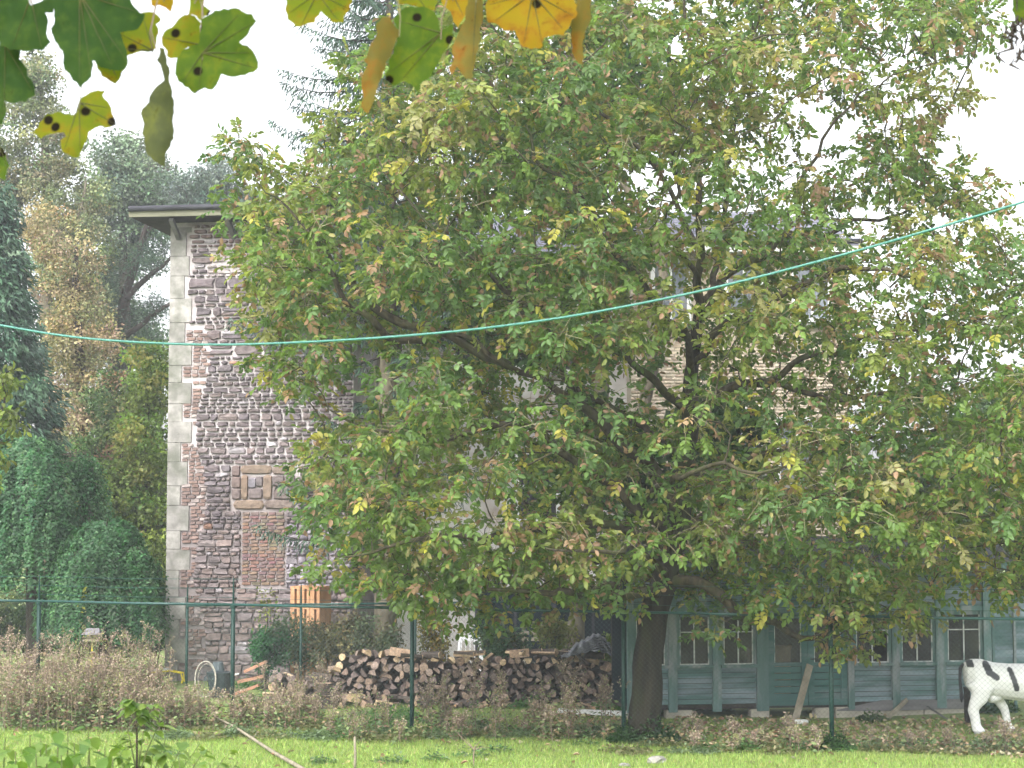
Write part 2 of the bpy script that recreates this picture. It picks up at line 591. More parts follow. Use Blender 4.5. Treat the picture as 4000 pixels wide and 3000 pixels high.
def polyunit(k, jit=0.07, rnd=None):
    """irregular near-rectangular outline inside a unit square, with bevelled front: a stone block"""
    r = rnd or R
    c = [(-.5, -.5), (0, -.5), (.5, -.5), (.5, 0), (.5, .5), (0, .5), (-.5, .5), (-.5, 0)]
    out = []
    for i, (x, y) in enumerate(c):
        sh = (0.90 if i % 2 == 0 else 1.0) if jit > .02 else 1.0
        out.append((x * sh + r.uniform(-jit, jit) * .6, y * sh + r.uniform(-jit, jit)))
    return out


def block_arrays(jit, bev=(.84, .80), bump=.12):
    o = polyunit(8, jit)
    v = [(x, 0.5, z) for x, z in o] + [(x, -0.30, z) for x, z in o] + [(x * bev[0], -0.5 + R.uniform(-bump, bump), z * bev[1]) for x, z in o]
    f = []
    for a in (0, 8):
        for i in range(8):
            f.append((a + i, a + (i + 1) % 8, a + 8 + (i + 1) % 8, a + 8 + i))
    f.append(tuple(range(16, 24)))
    return v, f


STONE_VARS = [block_arrays(R.choice([.08, .11, .14]), (R.uniform(.88, .95), R.uniform(.84, .92)), .16) for _ in range(22)]


def unit_mesh(vf, name, mat):
    me = bpy.data.meshes.new(name)
    me.from_pydata(vf[0], [], vf[1])
    me.materials.append(mat)
    me.update()
    return me


STONE_ME = [unit_mesh(v, 'stone', M['stone']) for v in STONE_VARS]
BRICK_VARS = [block_arrays(0.03, (.95, .9), .08) for _ in range(5)]
BRICK_ME = [unit_mesh(v, 'brick', M['brick']) for v in BRICK_VARS]
QUOIN_ME = [unit_mesh(v, 'quoin', M['quoin']) for v in [block_arrays(0.006, (.985, .985), .03) for _ in range(4)]]


def build_tower():
    tw = thing('stone_tower', TO, 'old rubble stone tower with pale quoins and dark overhanging roof', 'tower')
    Wd, H, Dp = 3.95, 9.72, 5.0
    back = -TN

    def P(s, z, d=0.0):             # wall coordinates to world, d = proud of the mortar face
        return TO + TT * s + TN * d + Vector((0, 0, z))

    # mortar core in two pours: earthy below, lime above
    for nm, z0, z1, mt in (('wall', -0.3, 4.3, M['mortar_low']), ('wall', 4.3, H, M['mortar'])):
        b = MB()
        c = TO + TT * (Wd / 2) + back * (Dp / 2) + Vector((0, 0, (z0 + z1) / 2))
        b.box(c, (Wd, Dp, z1 - z0), rz=-TA)
        b.build(nm, mt, tw)
    # zones in wall coordinates
    bs0, bz1 = wall_sz(948, 2000)
    bs1, bz0 = wall_sz(1112, 2285)
    ws0, wz1 = wall_sz(905, 1815)
    ws1, wz0 = wall_sz(1160, 1990)
    skip = [(bs0 - .02, bs1 + .02, bz0 - .01, bz1 + .01), (ws0, ws1, wz0, wz1)]
    stones = []
    # quoins, alternating long and short
    z = 0.0
    k = 0
    spans = []
    while z < H - 0.15:
        h = R.uniform(0.36, 0.56)
        h = min(h, H - 0.1 - z)
        wq = 0.44 if k % 2 else 0.28
        wq += R.uniform(-.05, .05)
        inst('quoin', R.choice(QUOIN_ME), P(wq / 2 - .035, z + h / 2, -0.02), (0, 0, -TA), (wq + .03, 0.095 + R.uniform(-.008, .008), h - 0.004), tw)
        spans.append((z, z + h, wq))
        z += h
        k += 1

    def qw(zz):
        for a, b_, w_ in spans:
            if a <= zz < b_:
                return w_
        return .4
    # thin brick toothing between quoin and rubble
    bricks = []
    z = 0.25
    while z < 7.4:
        h = 0.062
        s = qw(z + h / 2) + 0.012
        e = 0.62 + 0.14 * math.sin(z * 2.1) + R.uniform(-.05, .05)
        if R.random() < 0.93:
            while s < e:
                bw = R.uniform(.10, .21)
                bricks.append((s, s + bw, z, z + h, R.choice([(.29, .205, .18), (.34, .245, .215), (.25, .19, .175), (.46, .40, .385)])))
                s += bw + 0.016
        z += h + 0.016
    # brick infill of the blocked opening
    z = bz0
    row = 0
    while z < bz1 - 0.05:
        s = bs0 - (0.09 if row % 2 else 0) * 0.5
        while s < bs1 - .04:
            bw = min(R.uniform(.15, .2), bs1 - s)
            bricks.append((max(s, bs0), s + bw, z, z + .058, tuple(c * R.uniform(.85, 1.15) for c in (.27, .195, .165))))
            s += bw + .014
        z += .058 + .015
        row += 1
    # keep the widest 300 as parts, the rest as one piece
    bricks.sort(key=lambda q: -(q[1] - q[0]))
    for s0, s1, z0, z1, c in bricks[:295]:
        inst('brick', R.choice(BRICK_ME), P((s0 + s1) / 2, (z0 + z1) / 2, -0.012), (0, 0, -TA), (s1 - s0, .09 + R.uniform(-.006, .008), z1 - z0), tw, c)
    # rubble courses
    z = 0.02
    while z < H - 0.12:
        low = z < 4.2
        h = R.choice([.08, .10, .11, .13, .16, .2, .24]) if z < 3.3 or z > 6.2 else R.choice([.07, .085, .10, .11, .13, .16])
        h = min(h, H - .05 - z)
        j = R.uniform(.010, .018) if z < 2.6 else R.uniform(.016, .026) if low else R.uniform(.024, .042)
        s = 0.66 + 0.13 * math.sin(z * 2.1) if z < 7.45 else qw(z + h / 2) + .03
        s += R.uniform(0, .05)
        while s < Wd - .03:
            sw = h * R.uniform(.85, 2.6) + .03
            sw = min(max(sw, .09), .62)
            if s + sw > Wd:
                sw = Wd - s
            cells = [(s, s + sw, z, z + h)]
            if h > .19 and R.random() < .35:
                cut = z + h * R.uniform(.4, .6)
                cells = [(s, s + sw, z, cut), (s, s + sw, cut, z + h)]
            for (a, b_, c, d) in cells:
                if any(a < q[1] and b_ > q[0] and c < q[3] and d > q[2] for q in skip):
                    # shorten against the blocked openings
                    q = [q for q in skip if a < q[1] and b_ > q[0] and c < q[3] and d > q[2]][0]
                    if a < q[0] - .06:
                        b_ = q[0] - .01
                    elif b_ > q[1] + .06:
                        a = q[1] + .01
                    else:
                        continue
                    if c < q[3] and d > q[2] and b_ - a < .05:
                        continue
                stones.append((a + j / 2, b_ - j / 2, c + j / 2, d - j / 2))
            s += sw
        z += h
    tone = []
    for (a, b_, c, d) in stones:
        zz = (c + d) / 2
        base = R.choice([(.22, .19, .195), (.25, .215, .21), (.19, .168, .178), (.27, .23, .22), (.21, .19, .20)])
        if zz < 3.2:
            base = tuple(x * 1.12 for x in R.choice([(.26, .215, .20), (.30, .245, .225), (.245, .215, .215), (.28, .245, .24)]))
        if a > 2.35 and 2.0 < zz < 3.3:
            base = R.choice([(.33, .31, .35), (.38, .36, .39), (.29, .27, .31)])
        if 8.55 < zz < 9.15 and a > .62:
            base = R.choice([(.60, .55, .54), (.66, .61, .60), (.52, .46, .45)])
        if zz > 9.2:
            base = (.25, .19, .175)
        if R.random() < .014:
            base = (.38, .24, .18)
        if R.random() < .04:
            base = (.50, .48, .50)
        f = R.uniform(.85, 1.18)
        tone.append(tuple(x * f for x in base))
    order = sorted(range(len(stones)), key=lambda i: -((stones[i][1] - stones[i][0]) * (stones[i][3] - stones[i][2])) * (1.0 if stones[i][0] < 2.7 else .2))
    rest = order[300:]
    for i in order[:300]:
        a, b_, c, d = stones[i]
        inst('stone', R.choice(STONE_ME), P((a + b_) / 2, (c + d) / 2, -0.005 + R.uniform(-.008, .01)), (0, 0, -TA), (b_ - a, .12, d - c), tw, tone[i])
    V, Fq, Fo, T = [], [], [], []
    for i in rest:
        a, b_, c, d = stones[i]
        vv, ff = R.choice(STONE_VARS)
        o = len(V)
        for x, y, z in vv:
            V.append(P((a + b_) / 2 + x * (b_ - a), (c + d) / 2 + z * (d - c), -0.005 - y * .12))
            T.append(tone[i])
        Fq += [tuple(o + q for q in f) for f in ff[:16]]
        Fo.append(tuple(o + q for q in ff[16]))
    o = np_obj('small_stones', [tuple(v) for v in V], [np.array(Fq), np.array(Fo)], M['stone_t'], np.array(T), tw)
    tag(o, 'smaller rubble stones filling the tower wall', kind='stuff')
    # leftover bricks
    V, Fq, Fo, T = [], [], [], []
    for s0, s1, z0, z1, c in bricks[295:]:
        vv, ff = R.choice(BRICK_VARS)
        o = len(V)
        for x, y, z in vv:
            V.append(P((s0 + s1) / 2 + x * (s1 - s0), (z0 + z1) / 2 + z * (z1 - z0), -.012 - y * .09))
            T.append(c)
        Fq += [tuple(o + q for q in f) for f in ff[:16]]
        Fo.append(tuple(o + q for q in ff[16]))
    if V:
        o = np_obj('small_bricks', [tuple(v) for v in V], [np.array(Fq), np.array(Fo)], M['stone_t'], np.array(T), tw)
        tag(o, 'thin bricks toothed in beside the pale quoins', kind='stuff')
    # blocked window with a tan stone surround
    tan = unit_mesh(block_arrays(.03), 'surround_block', M['stone'])
    wc = (ws0 + ws1) / 2
    for (x0, y0, x1, y1, c) in [(942, 1818, 1062, 1850, (.42, .34, .26)), (1066, 1820, 1152, 1852, (.40, .33, .27)),
                                (944, 1856, 968, 1950, (.44, .34, .25)), (1030, 1856, 1062, 1950, (.43, .34, .26)),
                                (915, 1955, 1030, 1988, (.47, .37, .28)), (1034, 1955, 1150, 1986, (.36, .30, .26)),
                                (972, 1868, 1000, 1906, (.40, .39, .43)), (1002, 1862, 1026, 1900, (.30, .27, .27)),
                                (972, 1910, 1026, 1948, (.36, .31, .30)), (1068, 1858, 1110, 1900, (.30, .26, .25)),
                                (1068, 1904, 1150, 1950, (.34, .29, .27)), (1114, 1858, 1152, 1900, (.33, .29, .28)),
                                (908, 1820, 938, 1860, (.33, .27, .25)), (908, 1864, 940, 1906, (.36, .29, .26)), (908, 1910, 940, 1950, (.34, .28, .26))]:
        s0, z1 = wall_sz(x0, y0)
        s1, z0 = wall_sz(x1, y1)
        inst('surround_block', tan, P((s0 + s1) / 2, (z0 + z1) / 2, -.01), (0, 0, -TA), (s1 - s0 + .012, .125, z1 - z0 + .012), tw, tuple(q * .74 for q in c))
    # putlog hole: dark block on the wall face, colour stands for the shade inside
    s0, z0 = wall_sz(814, 1810)
    b = MB()
    b.box(P(s0, z0, .055), (.05, .03, .14), rz=-TA)
    b.build('putlog_hole_shade', M['soffit'], tw)
    # roof: soffit slab, fascia, gutter, slate slope, brackets
    ov = 0.70
    zs = H + .06
    b = MB()
    c = TO + TT * (Wd / 2) + back * (Dp / 2) + Vector((0, 0, zs))
    b.box(c, (Wd + 2 * ov, Dp + 2 * ov, .05), rz=-TA)
    rf = b.build('roof', M['soffit'], tw)
    nb = 9
    for i in range(nb):
        d = .62 - i * .12
        b = MB()
        b.box(P(Wd / 2, zs - .037, d), (Wd + 2 * ov - .04, .11, .022), rz=-TA)
        b.build('soffit_board', M['soffit'], rf)
    b = MB()
    b.box(P(Wd / 2, zs + .03, ov + .016), (Wd + 2 * ov + .06, .03, .14), rz=-TA)
    b.build('fascia', M['fascia'], rf)
    b = MB()
    b.tube([P(-ov - .02, zs + .13, ov + .06), P(Wd + ov, zs + .15, ov + .06)], .058, 10)
    b.build('gutter', M['gutter'], rf, smooth=True)
    b = MB()
    e = [P(-ov, zs + .045, ov), P(Wd + ov, zs + .045, ov), P(Wd + ov, zs + .045, -Dp - ov), P(-ov, zs + .045, -Dp - ov), P(Wd / 2, zs + .62, -Dp / 2)]
    b.add(e, [(0, 1, 4), (1, 2, 4), (2, 3, 4), (3, 0, 4), (3, 2, 1, 0)])
    b.build('slate_slope', M['slate'], rf)
    for s in (.14, 1.35, 2.6, 3.75):
        b = MB()
        b.beam(P(s, zs - .07, ov - .12), P(s, zs - .40, 0.03), .09, .10)
        b.build('bracket', M['plank_dark'], rf)


build_tower()


# ------------------------------------------------------------------ rendered house wing behind the walnut
def build_wing():
    Y0, Y1 = 40.0, 47.0
    x0, x1 = XW(1335, Y0), XW(2490, Y0)
    H = W(1800, 1010, Y0).z
    t = thing('rendered_house', ((x0 + x1) / 2, Y0, 0), 'pale grey rendered house wall right of the stone tower, behind the foliage', 'house')
    b = MB()
    b.box(((x0 + x1) / 2, (Y0 + Y1) / 2, H / 2 - .1), (x1 - x0, Y1 - Y0, H + .2))
    b.build('wall', M['render'], t)
    for px, py, w_, h_ in ((1500, 1250, .9, 1.5), (1850, 1300, .9, 1.5), (2200, 1320, .9, 1.5), (1560, 1900, .9, 1.5), (2100, 1900, .9, 1.5)):
        c = W(px, py, Y0)
        fr = MB()
        for sx in (-1, 1):
            fr.box((c.x + sx * w_ / 2, Y0 - .03, c.z), (.08, .09, h_))
        for sz in (-1, 0, 1):
            fr.box((c.x, Y0 - .028, c.z + sz * h_ / 2), (w_ + .07, .08, .07))
        f = fr.build('window', M['white'], t)
        g = MB()
        g.box((c.x, Y0 - .012, c.z), (w_ - .06, .02, h_ - .06))
        g.build('pane', M['gutter'], f)
        g = MB()
        g.box((c.x, Y0 - .07, c.z - h_ / 2 - .09), (w_ + .3, .16, .08))
        g.build('sill', M['quoin'], f)
    # drain pipe and pilaster strips
    b = MB()
    xx = W(1500, 1600, Y0).x
    b.box((xx - .55, Y0 - .05, H / 2), (.30, .12, H))
    b.build('pilaster', M['white'], t)
    # roof
    b = MB()
    rz = H + 1.55
    yo = .35
    v = [(x0 - .3, Y0 - yo, H - .05), (x1 + .3, Y0 - yo, H - .05), (x1 + .3, Y1 + yo, H - .05), (x0 - .3, Y1 + yo, H - .05), (x0 - .3, (Y0 + Y1) / 2, rz), (x1 + .3, (Y0 + Y1) / 2, rz)]
    b.add(v, [(0, 1, 5, 4), (2, 3, 4, 5), (1, 2, 5), (3, 0, 4), (3, 2, 1, 0)])
    rf = b.build('roof', M['slate'], t)
    b = MB()
    c = W(1700, 790, 43.0)
    b.box((c.x, 43.2, c.z - .1), (.75, .6, 1.9))
    b.box((c.x, 43.2, c.z + .88), (.86, .7, .12))
    b.build('chimney', M['render'], rf)
    b = MB()
    b.tube([(x0 - .3, Y0 - yo - .05, H + .0), (x1 + .3, Y0 - yo - .05, H + .02)], .06, 8)
    b.build('gutter', M['gutter'], rf, smooth=True)


build_wing()


# ------------------------------------------------------------------ cream brick house on the right behind the walnut
def build_cream():
    Y0, Y1 = 38.6, 45.5
    x0, x1 = XW(2470, Y0), XW(3330, Y0)
    H = W(2700, 965, Y0).z
    t = thing('cream_brick_house', ((x0 + x1) / 2, Y0, 0), 'tall cream brick house with slate roof behind the shed', 'house')
    b = MB()
    b.box(((x0 + x1) / 2, (Y0 + Y1) / 2, H / 2 - .1), (x1 - x0, Y1 - Y0, H + .2))
    b.build('wall', M['creamjoint'], t)
    wins = []
    for px, py in ((2905, 1110), (3170, 1130), (2900, 1720), (3110, 1760), (2620, 1140)):
        wins.append((W(px, py, Y0), .78, 1.35))
    br = []
    z = 1.2
    row = 0
    while z < H - .05:
        x = x0 + (.06 if row % 2 else 0)
        while x < x1 - .05:
            bw = min(.21, x1 - x)
            if not any(abs(x + bw / 2 - c.x) < w_ / 2 + .1 and abs(z + .03 - c.z) < h_ / 2 + .06 for c, w_, h_ in wins):
                br.append((x + bw / 2, z + .03, bw))
            x += bw + .012
        z += .072
        row += 1
    gap = W(2775, 1080, Y0)
    br.sort(key=lambda q: (q[0] - gap.x) ** 2 + (q[1] - gap.z) ** 2)
    cols = [(.82, .72, .54), (.90, .80, .62), (.74, .62, .46), (.66, .54, .41), (.88, .78, .62)]
    for x, z, bw in br[:300]:
        inst('brick', R.choice(BRICK_ME), (x, Y0 + .03, z), (0, 0, 0), (bw, .085, .060), t, R.choice(cols))
    V, Fq, Fo, T = [], [], [], []
    for x, z, bw in br[300:]:
        vv, ff = R.choice(BRICK_VARS)
        o = len(V)
        c = R.choice(cols)
        for a, b_, c_ in vv:
            V.append((x + a * bw, Y0 + .03 + b_ * .085, z + c_ * .06))
            T.append(c)
        Fq += [tuple(o + q for q in f) for f in ff[:16]]
        Fo.append(tuple(o + q for q in ff[16]))
    tag(np_obj('brickwork', V, [np.array(Fq), np.array(Fo)], M['stone_t'], np.array(T), t), 'courses of cream brick', kind='stuff')
    for c, w_, h_ in wins:
        fr = MB()
        for sx in (-1, 0, 1):
            fr.box((c.x + sx * w_ / 2, Y0 - .035, c.z), (.09 if sx else .05, .09, h_))
        for sz in (-1, 1):
            fr.box((c.x, Y0 - .033, c.z + sz * h_ / 2), (w_ + .08, .08, .08))
        f = fr.build('window', M['white'], t)
        g = MB()
        g.box((c.x, Y0 - .012, c.z), (w_ - .05, .02, h_ - .05))
        g.build('pane', surf_glass, f)
        g = MB()
        g.box((c.x, Y0 - .07, c.z - h_ / 2 - .1), (w_ + .25, .17, .08))
        g.build('sill', M['quoin'], f)
    b = MB()
    rz, yo = H + 1.35, .4
    v = [(x0 - .25, Y0 - yo, H - .02), (x1 + .25, Y0 - yo, H - .02), (x1 + .25, Y1 + yo, H - .02), (x0 - .25, Y1 + yo, H - .02), (x0 + 1.2, (Y0 + Y1) / 2, rz), (x1 - 1.2, (Y0 + Y1) / 2, rz)]
    b.add(v, [(0, 1, 5, 4), (2, 3, 4, 5), (1, 2, 5), (3, 0, 4), (3, 2, 1, 0)])
    rf = b.build('roof', M['slate'], t)
    b = MB()
    b.tube([(x0 - .25, Y0 - yo - .06, H + .05), (x1 + .25, Y0 - yo - .06, H + .06)], .06, 8)
    b.build('gutter', M['gutter'], rf, smooth=True)
    b = MB()
    b.box(((x0 + x1) / 2, Y0 - yo - .02, H - .1), (x1 - x0 + .5, .04, .13))
    b.build('fascia', M['white'], rf)
    # slates on the near slope
    sl_me = MB()
    sl_me.box((0, 0, 0), (.30, .40, .012))
    sm = sl_me.mesh('slate', M['slate'])
    sl_ = math.atan2(rz - H, (Y1 - Y0) / 2 + yo)
    k = 0
    for r_ in range(9):
        for i in range(int((x1 - x0) / .31)):
            if k >= 150:
                break
            fy = (r_ + .5) * .36
            inst('slate', sm, (x0 + .2 + i * .31 + (.15 if r_ % 2 else 0), Y0 - yo + fy * math.cos(sl_), H + .022 + fy * math.sin(sl_)),
                 (sl_ - .02, 0, 0), (1, 1, 1), rf)
            k += 1


surf_glass = surf('sky_glass', (0.10, 0.12, 0.15), (0.2, 0.22, 0.25), 2, 0.1, spec=0.7)
build_cream()

# ------------------------------------------------------------------ teal wooden shed
SH_L, SH_R = G(2448, 2812), G(3870, 2787)


def build_shed():
    A, B = SH_L.copy(), SH_R.copy()
    T = (B - A).normalized()
    N = Vector((T.y, -T.x, 0))
    ang = math.atan2(T.y, T.x)
    t = thing('garden_shed', (A + B) / 2, 'weathered teal wooden shed with a row of small-paned windows', 'shed')
    Ln = (B - A).length

    def s_of(px):
        return wall_sz(px, 2600, A, T, N)[0]

    def P(s, z, d=0.0):
        return A + T * s + N * d + Vector((0, 0, z))

    def bx(name, s0, s1, z0, z1, d, th, mat, parent=t, tilt=0.0):
        b = MB()
        b.box(P((s0 + s1) / 2, (z0 + z1) / 2, d), (s1 - s0, th, z1 - z0), rz=ang, rx=tilt)
        return b.build(name, mat, parent)

    z_b, z_s, z_w, z_t = .24, .92, 1.80, 2.62
    # shell: back, sides, floor, ceiling (dark inside)
    Dp = 1.25
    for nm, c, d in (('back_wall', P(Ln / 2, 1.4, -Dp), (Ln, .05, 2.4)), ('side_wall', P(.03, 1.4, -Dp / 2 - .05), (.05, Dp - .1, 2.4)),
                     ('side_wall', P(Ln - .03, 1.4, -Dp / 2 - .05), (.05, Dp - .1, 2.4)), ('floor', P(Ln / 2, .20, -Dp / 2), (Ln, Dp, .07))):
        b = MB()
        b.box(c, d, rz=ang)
        b.build(nm, M['dark'] if nm != 'side_wall' else M['screen'], t)  # side walls share the dark navy of the screening panels
    # roof
    b = MB()
    e0, e1 = -.35, Ln + .35
    v = [P(e0, 2.60, .35), P(e1, 2.60, .35), P(e1, 3.05, -Dp / 2), P(e0, 3.05, -Dp / 2), P(e1, 2.60, -Dp - .3), P(e0, 2.60, -Dp - .3)]
    v += [x + Vector((0, 0, .07)) for x in v]
    b.add(v, [(0, 3, 2, 1), (3, 5, 4, 2), (6, 7, 8, 9), (9, 8, 10, 11), (0, 1, 7, 6), (4, 5, 11, 10), (0, 6, 9, 3), (3, 9, 11, 5), (1, 2, 8, 7), (2, 4, 10, 8)])
    rf = b.build('roof', M['felt'], t)
    b = MB()
    b.box(P(Ln / 2, 2.60, .37), (Ln + .72, .03, .15), rz=ang)
    b.build('barge_board', M['teal_post'], rf)
    # bays: (left px, right px, kind)
    posts = [(2448, 2472), (2608, 2642), (2780, 2814), (2952, 2998), (3308, 3332), (3480, 3510), (3652, 3690), (3838, 3868)]
    bays = [(2472, 2608, 'w'), (2642, 2780, 'w'), (2814, 2952, 'w'), (2998, 3308, 'd'), (3332, 3480, 'h'), (3510, 3652, 'w'), (3690, 3838, 'w')]
    for a, c in posts:
        bx('post', s_of(a), s_of(c), .12, z_t, .035, .09, M['teal_post'])
    for a, c, kd in bays:
        s0, s1 = s_of(a), s_of(c)
        # weather boards below and above
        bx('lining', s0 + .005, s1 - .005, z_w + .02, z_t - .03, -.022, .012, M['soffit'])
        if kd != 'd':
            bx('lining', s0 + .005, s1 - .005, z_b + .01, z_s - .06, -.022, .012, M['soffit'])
            nb = 7
            h = (z_s - .05 - z_b) / nb
            for i in range(nb):
                bx('board', s0, s1, z_b + i * h + .004, z_b + (i + 1) * h - .004, .006 + R.uniform(-.002, .003), .018, M['teal'], tilt=-.05)
            bx('sill', s0 - .01, s1 + .01, z_s - .05, z_s, .05, .13, M['teal_post'])
        nb = 7
        h = (z_t - z_w - .10) / nb
        bx('rail', s0, s1, z_w, z_w + .10, .022, .06, M['teal_post'])
        for i in range(nb):
            bx('board', s0, s1, z_w + .10 + i * h + .004, z_w + .10 + (i + 1) * h - .004, .006 + R.uniform(-.002, .003), .018, M['teal'], tilt=-.05)
        if kd == 'd':
            mid = (s0 + s1) / 2
            for k, (d0, d1) in enumerate(((s0 + .005, mid - .004), (mid + .004, s1 - .005))):
                c0 = P((d0 + d1) / 2, z_b - .06, .012)
                fr = MB()
                for q0, q1 in ((d0, d0 + .11), (d1 - .11, d1)):
                    fr.box(P((q0 + q1) / 2, (z_b - .04 + z_w) / 2, .012), (q1 - q0, .05, z_w - z_b + .04), rz=ang)
                for q0, q1 in ((z_b - .04, z_b + .06), (z_s - .04, z_s + .02), (z_w - .10, z_w)):
                    fr.box(P((d0 + d1) / 2, (q0 + q1) / 2, .010), (d1 - d0 - .2, .046, q1 - q0), rz=ang)
                dr = fr.build('door', M['teal_dark'], t)
                nb2 = 5
                hh = (z_s - .04 - z_b - .06) / nb2
                for i in range(nb2):
                    bx('door_board', d0 + .10, d1 - .10, z_b + .06 + i * hh, z_b + .06 + (i + 1) * hh - .013, .004, .02, M['teal_dark'], dr)
                bx('pane', d0 + .10, d1 - .10, z_s + .02, z_w - .10, -.004, .006, M['glass'], dr)
                for q in (d0 + .115, d1 - .115):
                    bx('glazing_bar', q - .012, q + .012, z_s + .02, z_w - .1, .014, .02, M['putty'], dr)
                if k == 1:
                    b = MB()
                    b.tube([P(d0 + .05, 1.0, .04), P(d0 + .05, 1.0, .09), P(d0 + .14, 1.0, .09)], .012, 6)
                    b.build('handle', M['gutter'], dr)
            continue
        # window: frame, mullion, transom, four panes
        f0, f1 = s0 + .022, s1 - .022
        fr = MB()
        for q0, q1 in ((f0 - .02, f0 + .03), (f1 - .03, f1 + .02)):
            fr.box(P((q0 + q1) / 2, (z_s + z_w) / 2, .012), (q1 - q0, .05, z_w - z_s), rz=ang)
        fr.box(P((f0 + f1) / 2, z_w - .03, .012), (f1 - f0 - .1, .046, .06), rz=ang)
        wn = fr.build('window', M['teal_post'], t)
        g0, g1 = f0 + .03, f1 - .03
        mid, zm = (g0 + g1) / 2, z_s + .56
        for q0, q1, y0, y1 in ((mid - .011, mid + .011, z_s, z_w - .06), (g0, g1, zm - .010, zm + .010), (g0, g0 + .018, z_s, z_w - .06),
                               (g1 - .018, g1, z_s, z_w - .06), (g0, g1, z_s, z_s + .020)):
            bx('glazing_bar', q0, q1, y0, y1, .020 if q1 - q0 < .1 else .023, .022, M['putty'], wn)
        for i, (q0, q1) in enumerate(((g0, mid), (mid, g1))):
            for j, (y0, y1) in enumerate(((z_s, zm), (zm, z_w - .06))):
                if kd == 'h' and i == 1 and j == 0:
                    continue                     # the broken-out pane
                bx('pane', q0 + .004, q1 - .004, y0 + .004, y1 - .004, .004, .005, M['glass'], wn)
    # bottom plate, skirting board, foundation blocks
    bx('bottom_plate', s_of(2475), s_of(3310), .16, z_b - .045, -.03, .08, M['soffit'])
    for a, c in ((2455, 2560), (2600, 2700), (2930, 3000), (3180, 3240), (3260, 3420), (3425, 3600), (3605, 3770), (3775, 3862)):
        b = MB()
        b.box(P((s_of(a) + s_of(c)) / 2, .065, -.06), (s_of(c) - s_of(a), .22, .19 if c > 3250 else .17), rz=ang)
        b.build('foundation_block', M['concrete'], t)
    b = MB()
    b.add([P(s_of(3262), .10, .075), P(s_of(3430), .085, .075), P(s_of(3780), .10, .075), P(s_of(3780), .27, .075), P(s_of(3440), .27, .075), P(s_of(3262), .115, .075),
           P(s_of(3262), .10, .045), P(s_of(3430), .085, .045), P(s_of(3780), .10, .045), P(s_of(3780), .27, .045), P(s_of(3440), .27, .045), P(s_of(3262), .115, .045)],
          [(0, 1, 2, 3, 4, 5), (11, 10, 9, 8, 7, 6)] + [(i, i + 6, (i + 1) % 6 + 6, (i + 1) % 6) for i in range(6)])
    b.build('skirting_board', M['plank_dark'], t)
    # cardboard boxes inside, seen through the door and the window beside it
    for i, (pa, pb, hz) in enumerate(((2935, 2985, .40), (3010, 3095, .46))):
        s0, s1 = s_of(pa), s_of(pb)
        c = P((s0 + s1) / 2, .235, -.36)
        bxo = thing('cardboard_box', c, ('small' if i == 0 else 'large') + ' brown cardboard box standing behind the shed ' + ('window' if i == 0 else 'door pane'), 'box', 'boxes inside the shed')
        h = .70 + hz * .62
        b = MB()
        b.box(P((s0 + s1) / 2, .235 + h / 2, -.20), (s1 - s0, .22, h), rz=ang)
        b.build('carton', M['cardboard'], bxo)
        for q in (-1, 1):
            b = MB()
            b.box(P((s0 + s1) / 2 + q * (s1 - s0) * .53, .235 + h - .05, -.20), (.01, .20, .12), rz=ang, ry=q * .3)
            b.build('flap', M['cardboard'], bxo)
    return A, T, N, ang, P, s_of


SA, ST, SN, SANG, SPt, SPs = build_shed()


def build_side_panel():
    # overlapping-board fence panel right of the shed
    a = SPt(SPs(3872), 0, .02)
    t = thing('board_fence', a, 'grey-green overlapping board fence panel right of the shed', 'fence')
    Ln = 2.6
    for i in range(15):
        z = .35 + i * .118
        b = MB()
        b.box(a + ST * (Ln / 2) + Vector((0, 0, z)), (Ln, .016, .135), rz=SANG, rx=-.1)
        b.build('board', M['teal'], t)
    for s in (.02, .42, .8, 1.2, 1.6, 2.05, 2.55):
        b = MB()
        b.box(a + ST * s + SN * .035 + Vector((0, 0, 1.12)), (.045, .04, 2.24), rz=SANG)
        b.build('batten', M['teal_post'], t)


build_side_panel()


# ------------------------------------------------------------------ chain-link fences
NF_A, NF_B = G(910, 2832), G(3245, 2930)
NF_T = (NF_B - NF_A).normalized()
NF_N = Vector((NF_T.y, -NF_T.x, 0))


